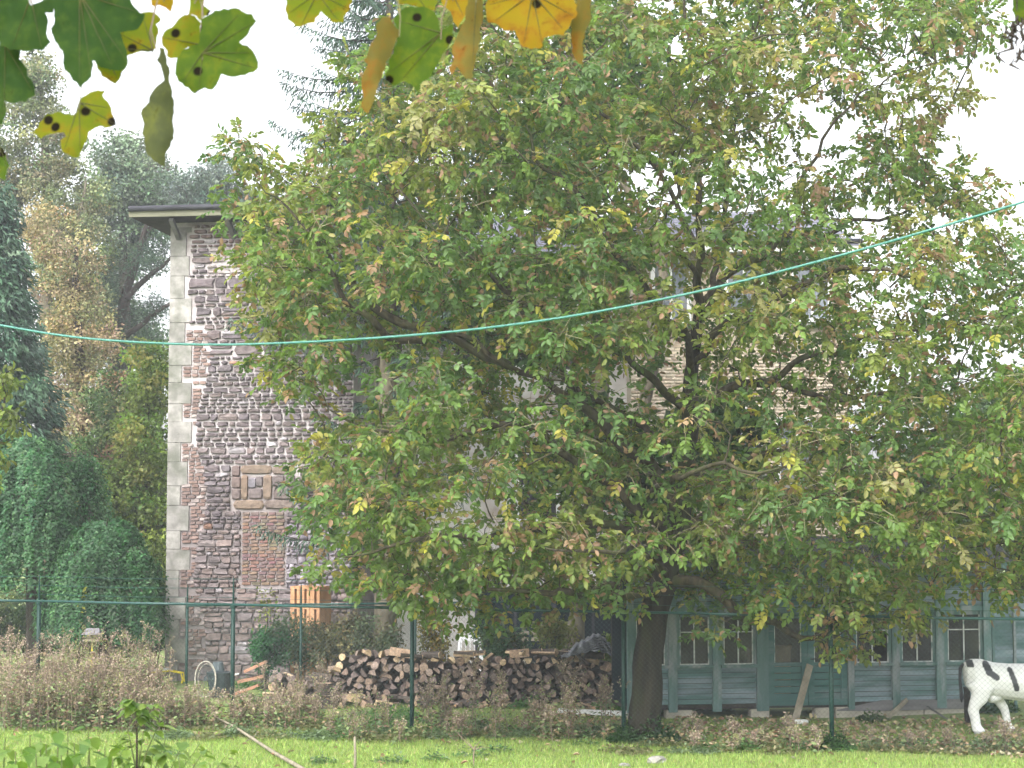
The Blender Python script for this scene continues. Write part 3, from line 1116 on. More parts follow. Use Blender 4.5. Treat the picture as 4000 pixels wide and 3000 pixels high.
def fence_line(name, label, A, T, s_posts, h_rail, h_ext, group=None, rr=.022, pr=.036, mesh_n=.055, wires=True):
    t = thing(name, A, label, 'fence', group)
    s0, s1 = s_posts[0], s_posts[-1]

    def P(s, z, d=0.0):
        q = A + T * s
        return Vector((q.x, q.y, z)) + Vector((T.y, -T.x, 0)) * d
    for s in s_posts:
        b = MB()
        b.tube([P(s, -.3), P(s, h_rail + .02)], pr, 10)
        p_ = b.build('post', M['fence'], t, smooth=True)
        b = MB()
        b.tube([P(s, h_rail + .02), P(s, h_rail + h_ext * .7), P(s, h_rail + h_ext)], [.020, .016, .006], 6)
        b.build('post_extension', M['fence'], p_)
        b = MB()
        b.box(P(s, h_rail - .03), (pr * 2.3, pr * 2.3, .05), rz=math.atan2(T.y, T.x))
        b.build('collar', M['fence'], p_)
    for i in range(len(s_posts) - 1):
        a, c = s_posts[i], s_posts[i + 1]
        b = MB()
        b.tube([P(a, h_rail, .02), P((a + c) / 2, h_rail - .008, .02), P(c, h_rail, .02)], rr, 10)
        rl = b.build('top_rail', M['rail'], t, smooth=True)
        b = MB()
        k = a + .05
        while k < c:
            b.tube([P(k - .035, h_rail - rr, -.004), P(k, h_rail + rr * .3, .045), P(k + .035, h_rail + rr * 1.0, .02)], .0035, 4)
            k += .11
        tag(b.build('wire_ties', M['wire'], rl), kind='stuff')
    # chain link: two families of diagonal wires woven a little in depth
    b = MB()
    H = h_rail - .02
    for sg in (1, -1):
        k = s0 - H
        while k < s1 + H:
            lo, hi = k, k + sg * H
            za, zb = .03, H
            qa, qb = lo, hi
            # clip to the fence ends
            if sg > 0:
                if qa < s0:
                    za += (s0 - qa); qa = s0
                if qb > s1:
                    zb -= (qb - s1); qb = s1
            else:
                if qa > s1:
                    za += (qa - s1); qa = s1
                if qb < s0:
                    zb -= (s0 - qb); qb = s0
            if zb - za > .05 and s0 <= qa <= s1 and s0 <= qb <= s1:
                b.tube([P(qa, za, .034 + .002 * sg), P(qb, zb, .034 + .002 * sg)], .0012, 3, cap=False)
            k += mesh_n * 1.414
    o = b.build('wire_mesh', M['wire'], t)
    tag(o, 'green chain-link wire mesh', kind='stuff')
    if wires:
        for i in range(3):
            z = h_rail + h_ext * (.25 + i * .33)
            b = MB()
            pts = []
            for j in range(len(s_posts) - 1):
                a, c = s_posts[j], s_posts[j + 1]
                pts += [P(a, z), P((a + c) / 2, z - .02)]
            pts.append(P(s_posts[-1], z))
            b.tube(pts, .0035, 5)
            b.build('strand_wire', M['rail'], t)
    return t


def s_on(px, A, T):
    N = Vector((T.y, -T.x, 0))
    return wall_sz(px, 2500, A, T, N)[0]


near_posts = [s_on(p, NF_A, NF_T) for p in (-560, 150, 910, 1610, 2435, 3245, 4045)]
fence_line('chain_link_fence', 'near green chain-link fence with tall steel posts and top rail', NF_A, NF_T, near_posts, 2.0, .47)
FF_A, FF_B = W(730, 2500, 35.2), W(2070, 2500, 35.2)
FF_A.z = FF_B.z = 0
FF_A.y, FF_B.y = 34.2, 35.8
FF_A.x, FF_B.x = XW(730, 34.2), XW(2070, 35.8)
FF_T = (FF_B - FF_A).normalized()
far_posts = [s_on(p, FF_A, FF_T) for p in (730, 1175, 1622, 2070, 2440)]
fence_line('chain_link_fence', 'far thinner green chain-link fence between the tower and the woodpile', FF_A, FF_T, far_posts, 1.78, .40, rr=.018, pr=.026, mesh_n=.07, wires=False)


# ------------------------------------------------------------------ trees
def limb_pts(rows, Yd=None):
    """rows of (px,py,Y,r) -> smooth world points and radii"""
    rows = smoothline(rows, 4)
    pts = [W(q[0], q[1], q[2]) for q in rows]
    rad = [max(.004, float(q[3])) for q in rows]
    return pts, rad


def wob(pts, amp, seed):
    out = []
    for i, p in enumerate(pts):
        a = amp * min(1, i / 3)
        out.append(p + Vector((mnoise.noise(p * 1.7 + Vector((seed, 0, 0))), mnoise.noise(p * 1.7 + Vector((0, seed, 5))), mnoise.noise(p * 1.7 + Vector((9, 0, seed))))) * a)
    return out


def in_poly(px, py, poly):
    c = np.zeros(len(px), bool)
    j = len(poly) - 1
    for i in range(len(poly)):
        xi, yi = poly[i]
        xj, yj = poly[j]
        hit = ((yi > py) != (yj > py)) & (px < (xj - xi) * (py - yi) / (yj - yi + 1e-9) + xi)
        c ^= hit
        j = i
    return c


def poly_dist(px, py, poly):
    d = np.full(len(px), 1e9)
    for i in range(len(poly)):
        x0, y0 = poly[i]
        x1, y1 = poly[(i + 1) % len(poly)]
        dx, dy = x1 - x0, y1 - y0
        t = np.clip(((px - x0) * dx + (py - y0) * dy) / (dx * dx + dy * dy + 1e-9), 0, 1)
        d = np.minimum(d, np.hypot(px - x0 - t * dx, py - y0 - t * dy))
    return d


def connect(b, limbs, targets, r0, r1, sag, n=4):
    """thin branches from the nearest lower limb point out to each target"""
    LP = np.array([tuple(p) for p in limbs])
    use = np.zeros(len(LP))
    T0 = np.array([tuple(c) for c in targets])
    if not len(T0):
        return
    first = np.array([np.linalg.norm(LP - c, axis=1).min() for c in T0])
    for ti in np.argsort(first):
        c = T0[ti]
        d = LP - c
        cost = np.linalg.norm(d, axis=1) + 0.9 * np.maximum(0, d[:, 2]) + use
        i = int(np.argmin(cost))
        use[i] += .25
        a = Vector(LP[i])
        c = Vector(c)
        L = (c - a).length
        if L < .12 or L > 3.0:
            continue
        m1 = a.lerp(c, .35) + Vector((R.uniform(-.16, .16) * L, R.uniform(-.16, .16) * L, sag * L + R.uniform(-.06, .06) * L))
        m2 = a.lerp(c, .7) + Vector((R.uniform(-.14, .14) * L, R.uniform(-.14, .14) * L, sag * L * .7 + R.uniform(-.06, .06) * L))
        f = min(1.0, .35 + L * .35)
        pts = [Vector(q) for q in smoothline([a, m1, m2, c], 2)]
        k = len(pts)
        b.tube(pts, [(r0 * (1 - j / (k - 1)) + r1 * j / (k - 1)) * f for j in range(k)], n, cap=False)
        LP = np.concatenate([LP, np.array([tuple(pts[3]), tuple(pts[4]), tuple(pts[-1])])])
        use = np.concatenate([use, [.10, .05, .05]])


def compound(P, D, n_pairs, L, lf, lw, cols):
    """walnut leaves: a rachis with paired leaflets, vectorised over P"""
    n = len(P)
    D = nrm(D)
    up = nrm(np.array([0, 0, 1.0]) + NR.normal(0, .45, (n, 3)))
    Sd = nrm(np.cross(D, up))
    up = np.cross(Sd, D)
    parts = []
    spots = [(f, sg) for f in np.linspace(.38, .86, n_pairs) for sg in (-1, 1)] + [(1.0, 0)]
    for f, sg in spots:
        keep = NR.random(n) < .90
        if not keep.any():
            continue
        Pk, Dk, Sk, Uk = P[keep], D[keep], Sd[keep], up[keep]
        Lk = L[keep][:, None]
        base = Pk + Dk * f * Lk - Uk * (.18 * f * f) * Lk
        ax = Dk * (.55 if sg else 1.0) + Sk * (sg * .95) - Uk * .25 + NR.normal(0, .22, Pk.shape)
        un = Uk + NR.normal(0, .35, Pk.shape)
        sc = NR.uniform(.75, 1.15, len(Pk)) * (.85 + .3 * f)
        c = cols[keep] * (1 + NR.normal(0, .1, (len(Pk), 1)))
        if len(Pk) > 1:
            tn = NR.random(len(Pk))
            c[tn < .045] = (.33, .21, .135)
            c[(tn > .045) & (tn < .085)] = (.34, .31, .11)
            c[(tn > .085) & (tn < .11)] = (.22, .14, .085)
        parts.append(leaves(base, ax, un, lf * sc, lw * sc, np.clip(c, .004, .9), fold=.16, droop=.16))
    return cat(parts)


WAL_POLY = [(840, 560), (960, 530), (1060, 600), (1180, 640), (1290, 560), (1230, 470), (1330, 400), (1330, 260), (1480, 170), (1560, 60), (1700, -120),
            (2400, -300), (3300, -300), (3800, -160), (3890, 60), (3890, 250), (3850, 330), (3740, 380), (3650, 430), (3600, 560), (3680, 600), (3830, 640), (3960, 720), (4080, 900),
            (4300, 1200), (4400, 1700), (4300, 2200), (4100, 2380), (3900, 2370), (3650, 2420), (3560, 2480), (3420, 2480), (3330, 2640), (3250, 2640), (3210, 2480), (3100, 2390), (2920, 2400),
            (2860, 2520), (2780, 2510), (2700, 2370), (2580, 2330), (2440, 2390), (2300, 2370), (2200, 2400), (2050, 2390), (1960, 2450), (1860, 2420), (1700, 2460), (1600, 2400), (1470, 2370),
            (1340, 2300), (1220, 2310), (1180, 2240), (1260, 2160), (1180, 2060), (1150, 1930), (1110, 1800), (1150, 1690), (1060, 1560), (1010, 1440), (990, 1330),
            (960, 1180), (900, 1090), (800, 1140), (830, 1040), (880, 960), (820, 850), (900, 780), (860, 700), (800, 640)]
WAL_HOLES = [(3310, 810, 95), (3740, 520, 130), (2500, 660, 95), (2420, 720, 60), (2650, 700, 70), (3200, 330, 80), (1400, 1520, 120), (1370, 1700, 70), (2890, 1660, 110), (2960, 1800, 80), (2800, 1080, 115),
             (2440, 1480, 75), (1890, 1960, 70), (1660, 1200, 60), (2050, 330, 55), (3600, 1330, 70), (2690, 1560, 80), (2680, 1780, 90), (3590, 1880, 65), (1250, 620, 60), (2600, 2290, 60),
             (2870, 2290, 70), (3180, 2300, 50), (3900, 1350, 70), (1320, 1080, 40), (2360, 1500, 60), (2740, 1300, 60), (3450, 1020, 60), (2230, 620, 50)]


def build_walnut():
    base = G(2518, 2893)
    t = thing('walnut_tree', (base.x, base.y, 0), 'large spreading walnut tree with yellowing autumn leaves beside the shed', 'tree')
    Y0 = base.y + .1
    trunk = [(2514, 2912, Y0, .34), (2517, 2880, Y0, .30), (2520, 2820, Y0, .265), (2530, 2600, Y0, .235), (2545, 2450, Y0, .225), (2575, 2330, Y0, .215), (2605, 2220, Y0, .20),
             (2640, 2080, Y0, .195), (2668, 1900, Y0, .17), (2690, 1700, Y0, .15), (2697, 1560, Y0, .13), (2706, 1430, Y0, .105), (2722, 1300, Y0, .09), (2736, 1190, Y0, .08)]
    limbs = [
        [(2736, 1200, Y0, .075), (2736, 1050, Y0, .066), (2733, 900, Y0 - .2, .055), (2725, 700, Y0 - .5, .045), (2700, 400, Y0 - .7, .035), (2690, 80, Y0 - .6, .025), (2690, -200, Y0 - .5, .012)],
        [(2738, 1190, Y0, .06), (2790, 1080, Y0 + .3, .055), (2840, 940, Y0 + .6, .048), (2855, 780, Y0 + .8, .04), (2850, 600, Y0 + 1, .03), (2900, 350, Y0 + 1.2, .022), (2960, 100, Y0 + 1.3, .012)],
        [(2734, 1180, Y0, .05), (2695, 1080, Y0 - .3, .045), (2660, 960, Y0 - .6, .038), (2615, 850, Y0 - .9, .032), (2625, 700, Y0 - 1.1, .027), (2650, 500, Y0 - 1.2, .02), (2600, 250, Y0 - 1.3, .01)],
        [(2692, 1610, Y0, .085), (2610, 1550, Y0 - .3, .07), (2530, 1470, Y0 - .7, .06), (2400, 1390, Y0 - 1.1, .05), (2260, 1330, Y0 - 1.6, .042), (2080, 1230, Y0 - 2.1, .035), (1900, 1050, Y0 - 2.5, .025), (1820, 900, Y0 - 2.6, .016)],
        [(2695, 1650, Y0, .11), (2780, 1570, Y0 + .2, .09), (2880, 1520, Y0 + .4, .08), (3000, 1490, Y0 + .5, .065), (3130, 1430, Y0 + .4, .05), (3350, 1360, Y0 + .2, .035), (3650, 1250, Y0, .018)],
        [(2960, 1500, Y0 + .45, .055), (3080, 1528, Y0 + .2, .048), (3220, 1545, Y0 - .2, .04), (3450, 1530, Y0 - .7, .03), (3750, 1500, Y0 - 1.1, .014)],
        [(2728, 1260, Y0, .075), (2790, 1150, Y0 + .3, .07), (2890, 1030, Y0 + .6, .075), (3000, 965, Y0 + .8, .07), (3090, 915, Y0 + .9, .055), (3220, 890, Y0 + 1, .04), (3450, 850, Y0 + 1.1, .028), (3750, 760, Y0 + 1.2, .012)],
        [(3075, 925, Y0 + .9, .05), (3105, 800, Y0 + 1, .04), (3160, 660, Y0 + 1.1, .032), (3300, 420, Y0 + 1.2, .022), (3500, 180, Y0 + 1.2, .012)],
        [(2655, 2010, Y0, .12), (2540, 1830, Y0 - .4, .105), (2440, 1720, Y0 - .7, .095), (2350, 1650, Y0 - .9, .085), (2250, 1555, Y0 - 1.1, .07), (2150, 1510, Y0 - 1.2, .055), (2000, 1430, Y0 - 1.3, .045), (1850, 1330, Y0 - 1.3, .04), (1700, 1290, Y0 - 1.2, .036)],
        [(1990, 1430, Y0 - 1.3, .07), (1780, 1340, Y0 - 1.0, .072), (1560, 1275, Y0 - .8, .07), (1450, 1190, Y0 - .7, .06), (1340, 1030, Y0 - .6, .045), (1230, 950, Y0 - .5, .03), (1050, 850, Y0 - .4, .014)],
        [(1660, 1330, Y0 - 1, .06), (1490, 1310, Y0 - 1.4, .06), (1385, 1220, Y0 - 1.6, .05), (1310, 1100, Y0 - 1.8, .04), (1250, 990, Y0 - 2, .03), (1130, 800, Y0 - 2.1, .018), (980, 660, Y0 - 2.1, .008)],
        [(2610, 2255, Y0, .115), (2700, 2285, Y0 - .2, .095), (2800, 2325, Y0 - .4, .085), (2900, 2390, Y0 - .5, .075), (3000, 2430, Y0 - .6, .06), (3130, 2455, Y0 - .7, .045), (3260, 2500, Y0 - .9, .025)],
        [(2585, 2330, Y0, .10), (2450, 2300, Y0 - .8, .08), (2330, 2310, Y0 - 1.4, .06), (2150, 2300, Y0 - 2, .045), (1900, 2330, Y0 - 2.3, .025)],
        [(2640, 2110, Y0, .10), (2480, 1960, Y0 - .6, .08), (2300, 1850, Y0 - 1.1, .065), (2050, 1680, Y0 - 1.4, .055), (1850, 1705, Y0 - 1.5, .045), (1650, 1703, Y0 - 1.5, .035), (1480, 1690, Y0 - 1.4, .025), (1280, 1600, Y0 - 1.3, .012)],
        [(2630, 2150, Y0, .09), (2450, 2080, Y0 - 1, .07), (2200, 2050, Y0 - 1.9, .055), (1900, 2080, Y0 - 2.6, .04), (1600, 2120, Y0 - 3, .028), (1350, 2180, Y0 - 3.1, .012)],
        [(2650, 2080, Y0, .09), (2800, 1980, Y0 - .5, .075), (3000, 1940, Y0 - 1, .06), (3250, 1960, Y0 - 1.5, .045), (3550, 2000, Y0 - 1.8, .03), (3900, 2020, Y0 - 2, .012)],
        [(2670, 1890, Y0, .09), (2830, 1830, Y0 + .8, .07), (3100, 1750, Y0 + 1.4, .055), (3400, 1700, Y0 + 1.7, .04), (3800, 1680, Y0 + 1.8, .02)],
        [(2700, 1480, Y0, .07), (2640, 1300, Y0 - 1, .06), (2500, 1100, Y0 - 2, .05), (2350, 900, Y0 - 2.6, .04), (2150, 650, Y0 - 3, .028), (2000, 400, Y0 - 3, .014)],
        [(2710, 1420, Y0, .07), (2850, 1280, Y0 - 1, .06), (3050, 1150, Y0 - 2, .05), (3300, 1080, Y0 - 2.6, .038), (3600, 1080, Y0 - 3, .02)],
        [(2680, 1800, Y0, .08), (2500, 1650, Y0 + 1, .065), (2250, 1500, Y0 + 2, .05), (1950, 1300, Y0 + 2.6, .04), (1600, 1000, Y0 + 3, .03), (1400, 700, Y0 + 3, .014)],
        [(2735, 1000, Y0, .05), (2600, 700, Y0 + .8, .04), (2300, 450, Y0 + 1.2, .03), (1900, 250, Y0 + 1.3, .02), (1600, 200, Y0 + 1.3, .01)],
        [(2250, 1555, Y0 - 1.1, .05), (2180, 1400, Y0 - 1.9, .042), (2060, 1200, Y0 - 2.6, .035), (1850, 1000, Y0 - 3.1, .026), (1600, 800, Y0 - 3.3, .016), (1450, 620, Y0 - 3.3, .008)],
        [(2490, 1970, Y0 - .6, .05), (2600, 1900, Y0 - 1.8, .045), (2700, 1850, Y0 - 2.8, .035), (2900, 1820, Y0 - 3.5, .025), (3150, 1830, Y0 - 3.9, .012)],
        [(2600, 2250, Y0, .08), (2560, 2200, Y0 - 1.2, .06), (2480, 2150, Y0 - 2.4, .045), (2350, 2120, Y0 - 3.3, .03), (2150, 2130, Y0 - 3.8, .014)],
    ]
    b = MB()
    pts, rad = limb_pts(trunk)
    pts = wob(pts, .05, 3)
    b.tube(pts, rad, 16)
    b.build('trunk', M['bark_trunk'], t, smooth=True)
    allp = list(pts[20:])
    for i, l in enumerate(limbs):
        pp, rr = limb_pts(l)
        pp = wob(pp, .22, i * 3.1)
        b = MB()
        b.tube(pp, rr, 8)
        b.build('limb', M['bark'], t, smooth=True)
        allp += pp
    # clump centres inside the traced outline, spread through real depth
    # twigs are thin in front of the big limbs, as on the real tree
    bare = []
    for l, i0, i1 in [(trunk, 6, 13)] + [(limbs[i], 0, k) for i, k in ((0, 3), (3, 3), (4, 4), (5, 3), (6, 4), (8, 5), (9, 4), (10, 3), (11, 4), (13, 4))]:
        for q in smoothline(l[i0:i1 + 1], 4):
            bare.append((q[0], q[1], q[2]))
    bare = np.array(bare)
    n = 9000
    px, py = NR.uniform(780, 4380, n), NR.uniform(-280, 2640, n)
    ok = in_poly(px, py, WAL_POLY)
    px, py = px[ok], py[ok]
    dist = poly_dist(px, py, WAL_POLY)
    cen, dd, keepc = [], [], []
    shell = []
    for a, c, d in zip(px, py, dist):
        if d < 50 and c > 620:
            continue
        if a > 2850 and c < 1000 and R.random() < .36:
            continue
        h = max((R.random() < .985) * 1.0 * (math.hypot(a - x, c - y) < r) for x, y, r in WAL_HOLES)
        if h:
            continue
        dep = min(3.9, .25 + d / 62.0 * .40 + (d / 240.0) ** .5)
        if c > 2200:
            dep = min(dep, 1.9)
        u = R.uniform(-1, 1)
        u = math.copysign(abs(u) ** .65, u)
        Yc = Y0 - .3 + dep * u * (1.0 if u < 0 else .85)
        hit = (np.hypot(bare[:, 0] - a, bare[:, 1] - c) < 92) & (Yc < bare[:, 2] + .25)
        if hit.any() and R.random() < .80:
            continue
        q = W(a, c, Yc)
        if Yc > 30.4 and q.z < 3.7 and q.x > 1.5:
            continue
        if Yc > 33.2:
            continue
        if q.z < 1.25:
            continue
        if all((q - o).length > .31 for o in cen):
            cen.append(q)
            dd.append(d)
        if len(cen) >= 1230:
            break
    b = MB()
    connect(b, allp, cen, .022, .007, .05, 4)
    tag(b.build('branches', M['bark'], t, smooth=True), kind='stuff')
    PP, DD, CC, b2 = [], [], [], MB()
    pal = [((.125, .20, .045), (.145, .225, .052), (.11, .185, .044)), ((.185, .23, .056), (.21, .25, .064), (.165, .22, .052)),
           ((.26, .265, .095), (.23, .25, .076), (.30, .285, .135)), ((.10, .18, .056), (.115, .195, .062), (.09, .165, .05))]
    for q, d in zip(cen, dd):
        k = R.randint(14, 20) if d > 60 else R.randint(13, 18)
        r = R.uniform(.36, .56) if d > 60 else R.uniform(.2, .34)
        o = rvec(k) * (NR.random((k, 1)) ** .45) * np.array([r, r, r * .62])
        P0 = np.array(q) + o
        D0 = nrm(o) * .8 + NR.normal(0, .4, (k, 3)) + np.array([0, 0, -.28])
        h = mnoise.noise(q * .55) * .9 + R.uniform(-.55, .55)
        sp = pal[3] if h < -.30 else pal[0] if h < .18 else pal[1] if h < .62 else pal[2]
        c = np.array([sp[R.randrange(3)] for _ in range(k)])
        bn = mnoise.noise(q * .9 + Vector((31, 7, 3)))
        brown = NR.random(k) < (.004 if bn < .1 else .02 if bn < .3 else .12)
        c[brown] = np.array([(.31, .20, .125), (.25, .16, .095), (.36, .25, .165)])[NR.integers(0, 3, brown.sum())]
        yel = NR.random(k) < .05
        c[yel] = (.36, .34, .07)
        PP.append(P0); DD.append(D0); CC.append(c)
    PP, DD, CC = np.concatenate(PP), np.concatenate(DD), np.concatenate(CC)
    CC = CC * NR.uniform(.8, 1.25, (len(CC), 1))
    LL = NR.uniform(.20, .34, len(PP))
    # thin stalks so the leaves hang on something
    sel = NR.random(len(PP)) < .5
    for a, d, l in zip(PP[sel], nrm(DD[sel]), LL[sel]):
        a = Vector(a)
        d = Vector(d)
        b2.tube([a - d * .22 + Vector((0, 0, -.02)), a, a + d * l - Vector((0, 0, .03))], [.0045, .0035, .002], 3, cap=False)
    tag(b2.build('twigs', M['twig'], t), kind='stuff')
    near = np.argsort(PP[:, 1] + NR.uniform(0, .8, len(PP)))[:300]
    rest = np.ones(len(PP), bool)
    rest[near] = False
    V, Fc, T = compound(PP[rest], DD[rest], 4, LL[rest], .105, .060, CC[rest])
    o = np_obj('foliage', V, Fc, M['leaf'], T, t)
    tag(o, 'mass of green and yellowing walnut leaves', kind='stuff')
    # the nearest compound leaves as parts of their own
    vm = []
    for i in range(8):
        V, Fc, T = compound(np.zeros((1, 3)), np.array([[1.0, 0, -.15]]), 4, np.array([.28]), .105, .060, np.ones((1, 3)))
        vm.append(mesh_np('leaf', V, Fc, M['leaf_obj']))
    for i in near:
        d = DD[i] / np.linalg.norm(DD[i])
        inst('leaf', R.choice(vm), Vector(PP[i]), (R.uniform(-.5, .5), math.asin(max(-1, min(1, -d[2]))) * .8, math.atan2(d[1], d[0])), (1, 1, 1), t, tuple(CC[i]))


build_walnut()


def blob_clumps(blobs):
    """blobs: (px,py,Y,rx_px,rz_px,ry_m,count) -> clump centres"""
    out = []
    for px, py, Y, rx, rz, ry, n in blobs:
        c = W(px, py, Y)
        k = Y / F_PX
        o = rvec(n) * (NR.random((n, 1)) ** .42) * np.array([rx * k, ry, rz * k])
        out.append(np.array(c) + o)
    return np.concatenate(out)


def tree(name, label, trunks, blobs, per, rad, L, Wd, pal, wts, bark='bark_dark', mat='leaf_dull', hang=0.0, up=0.0, group=None,
         cat_='tree', r0=.02, colvar=.25, six=False, sag=.03, flat=.75, jit=.16, maxy=None):
    b0 = W(*trunks[0][0][:3])
    t = thing(name, (b0.x, b0.y, 0), label, cat_, group)
    pts_all = []
    for i, rows in enumerate(trunks):
        pp, rr = limb_pts(rows)
        pp = wob(pp, .12, i * 2.3 + len(label))
        if i == 0:
            pp = [Vector((pp[0].x, pp[0].y, -.2))] + pp
            rr = [rr[0] * 1.15] + rr
        b = MB()
        b.tube(pp, rr, 9)
        b.build('trunk' if i == 0 else 'limb', M[bark], t, smooth=True)
        pts_all += pp[2:] if i == 0 else pp
    C = blob_clumps(blobs)
    C = C[C[:, 2] > .25]
    if maxy:
        C = C[C[:, 1] < maxy]
    b = MB()
    connect(b, pts_all, [tuple(c) for c in C[:: max(1, len(C) // 160)]], r0, r0 * .3, sag, 4)
    tag(b.build('branches', M[bark], t), kind='stuff')
    n = len(C) * per
    ci = np.repeat(np.arange(len(C)), per)
    o = rvec(n) * (NR.random((n, 1)) ** .5) * np.array([rad, rad, rad * flat])
    P = C[ci] + o
    D = rvec(n) * .7 + nrm(o) * .5 + np.array([0, 0, up - hang])
    cc = palette(len(C), pal, wts, colvar)
    col = np.clip(cc[ci] * (1 + NR.normal(0, jit, (n, 1))), .004, .9)
    sc = NR.uniform(.7, 1.25, n)
    U = rvec(n) + np.array([0, 0, .8])
    V, Fc, T = leaves(P, D, U, L * sc, Wd * sc, col, six=six)
    k = np_obj('crown', V, Fc, M[mat], T, t)
    tag(k, kind='stuff')
    return t


GRN = (.055, .105, .030)
# two-stemmed tree standing behind the walnut
tree('sycamore_tree', 'two-stemmed sycamore behind the walnut, beside the dark screen',
     [[(2238, 2625, 36.2, .19), (2245, 2450, 36.2, .17), (2270, 2200, 36.2, .165), (2310, 1900, 36.1, .16), (2355, 1600, 36, .155), (2335, 1300, 36, .14), (2285, 950, 36, .13), (2250, 600, 36, .12), (2228, 280, 36, .11), (2200, -80, 36, .09)],
      [(2300, 1960, 36.1, .15), (2420, 1900, 35.8, .14), (2480, 1760, 35.7, .135), (2515, 1600, 35.6, .13), (2545, 1420, 35.6, .12), (2560, 1250, 35.6, .11), (2580, 1000, 35.6, .09), (2400, 650, 35.6, .07), (2385, 350, 35.6, .05), (2380, 50, 35.6, .03)],
      [(2255, 650, 36, .05), (2330, 500, 35.8, .04), (2360, 250, 35.6, .03), (2420, 0, 35.5, .015)]],
     [(2800, 1700, 35.4, 180, 220, 1.0, 34), (2350, 1750, 36, 200, 260, 1.2, 36), (2150, 500, 36, 300, 380, 1.4, 60), (2500, 1900, 35.6, 200, 200, .8, 22), (2000, 1200, 36.2, 250, 250, 1, 30), (2450, 250, 36, 300, 250, 1.3, 30)],
     70, .5, .17, .14, [(.035, .085, .02), (.05, .11, .025), (.08, .14, .03)], [3, 3, 1], bark='bark_pale', mat='leaf', hang=.3, r0=.025)

# spruce: drooping branches with hanging twigs
def build_spruce():
    Y = 36.6
    base = W(1505, 2600, Y)
    t = thing('spruce_tree', (base.x, Y, 0), 'tall blue-green spruce with drooping branches rising behind the walnut', 'tree')
    x0 = base.x
    H = 17.5
    b = MB()
    b.tube([(x0, Y, -.2), (x0, Y, 3), (x0 + .05, Y, 9), (x0, Y, H)], [.26, .22, .15, .02], 10)
    b.build('trunk', M['bark_pale'], t, smooth=True)
    b = MB()
    Ps, Ds, Cs = [], [], []
    z = 3.4
    while z < H - .3:
        f = (z - 3.4) / (H - 3.4)
        dense = z > 7.0
        nb = R.randint(6, 8) if dense else R.randint(2, 3)
        a0 = R.uniform(0, 6.28)
        for i in range(nb):
            a = a0 + 6.283 * i / nb + R.uniform(-.25, .25)
            L = (4.1 * (1 - f) ** .75 + .35) * R.uniform(.75, 1.08)
            if not dense:
                L *= .6
            dx, dy = math.cos(a), math.sin(a) * .9
            zz = z + R.uniform(-.2, .2)
            pts = []
            for k in range(7):
                u = k / 6
                pts.append(Vector((x0 + dx * L * u, Y + dy * L * u, zz - .30 * L * u * (1.4 - u) + .12 * L * u ** 3)))
            b.tube(pts, [.03 * (1 - k / 6.5) for k in range(7)], 4, cap=False)
            m_ = int(L / .055)
            for k in range(m_):
                u = .12 + .88 * (k + R.random()) / m_
                j = min(5, int(u * 6))
                p = pts[j].lerp(pts[j + 1], u * 6 - j)
                for sd in (-1, 1):
                    sx, sy = -dy * sd, dx * sd
                    ln = R.uniform(.14, .42) * (1.1 - .5 * u)
                    steps = max(2, int(ln / .07))
                    for q in range(steps):
                        w_ = q / steps
                        Ps.append((p.x + sx * .16 * w_ + dx * .05 * w_, p.y + sy * .16 * w_, p.z - ln * w_ * (.35 + .65 * w_)))
                        Ds.append((sx * .5 + dx * .3 + R.uniform(-.3, .3), sy * .5 + R.uniform(-.3, .3), -.25 - .9 * w_))
        z += .44 if dense else .7
    tag(b.build('branches', M['bark_dark'], t), kind='stuff')
    P, D = np.array(Ps), np.array(Ds)
    col = palette(len(P), [(.062, .11, .082), (.08, .135, .10), (.05, .09, .068), (.11, .155, .115)], [4, 3, 3, 1], .15)
    V, Fc, T = leaves(P, D, rvec(len(P)), NR.uniform(.12, .2, len(P)), .034, col, six=False)
    tag(np_obj('needles', V, Fc, M['needle'], T, t), kind='stuff')


build_spruce()

# background trees, left
tree('poplar_tree', 'tall grey-green poplar at the far left, tallest of the background trees',
     [[(170, 2450, 58, .30), (180, 1500, 58, .26), (190, 900, 58, .2), (170, 500, 58, .12), (150, 230, 58, .04)],
      [(185, 1300, 58, .12), (280, 1000, 57.5, .09), (330, 700, 57.5, .04)], [(185, 1250, 58, .12), (60, 950, 58, .09), (20, 600, 58, .04)]],
     [(140, 320, 58, 90, 160, 1.0, 46), (180, 560, 58, 150, 200, 1.5, 85), (240, 820, 58, 190, 220, 1.8, 120), (300, 1080, 58, 170, 220, 1.6, 90), (30, 620, 58.5, 110, 330, 1.5, 80), (-80, 900, 58, 180, 400, 1.8, 90), (330, 1330, 57.5, 110, 160, 1.3, 40)],
     80, .42, .10, .085, [(.19, .22, .12), (.23, .25, .14), (.145, .19, .10), (.31, .28, .16)], [4, 3, 3, 1], bark='bark_pale', hang=.2, up=.1, r0=.03)
tree('beech_tree', 'tan and copper leaved tree between the dark conifer and the tower',
     [[(330, 2450, 52, .24), (325, 1700, 52, .2), (300, 1200, 52, .13), (290, 950, 52, .05)]],
     [(270, 1050, 52, 130, 150, 1.2, 60), (290, 1330, 52, 150, 200, 1.4, 95), (300, 1620, 52, 150, 200, 1.4, 85), (200, 900, 53, 90, 120, .9, 30)],
     80, .42, .10, .07, [(.33, .275, .16), (.38, .31, .195), (.27, .25, .135), (.38, .28, .195), (.22, .24, .115)], [4, 3, 3, 2, 2], hang=.1, r0=.025)
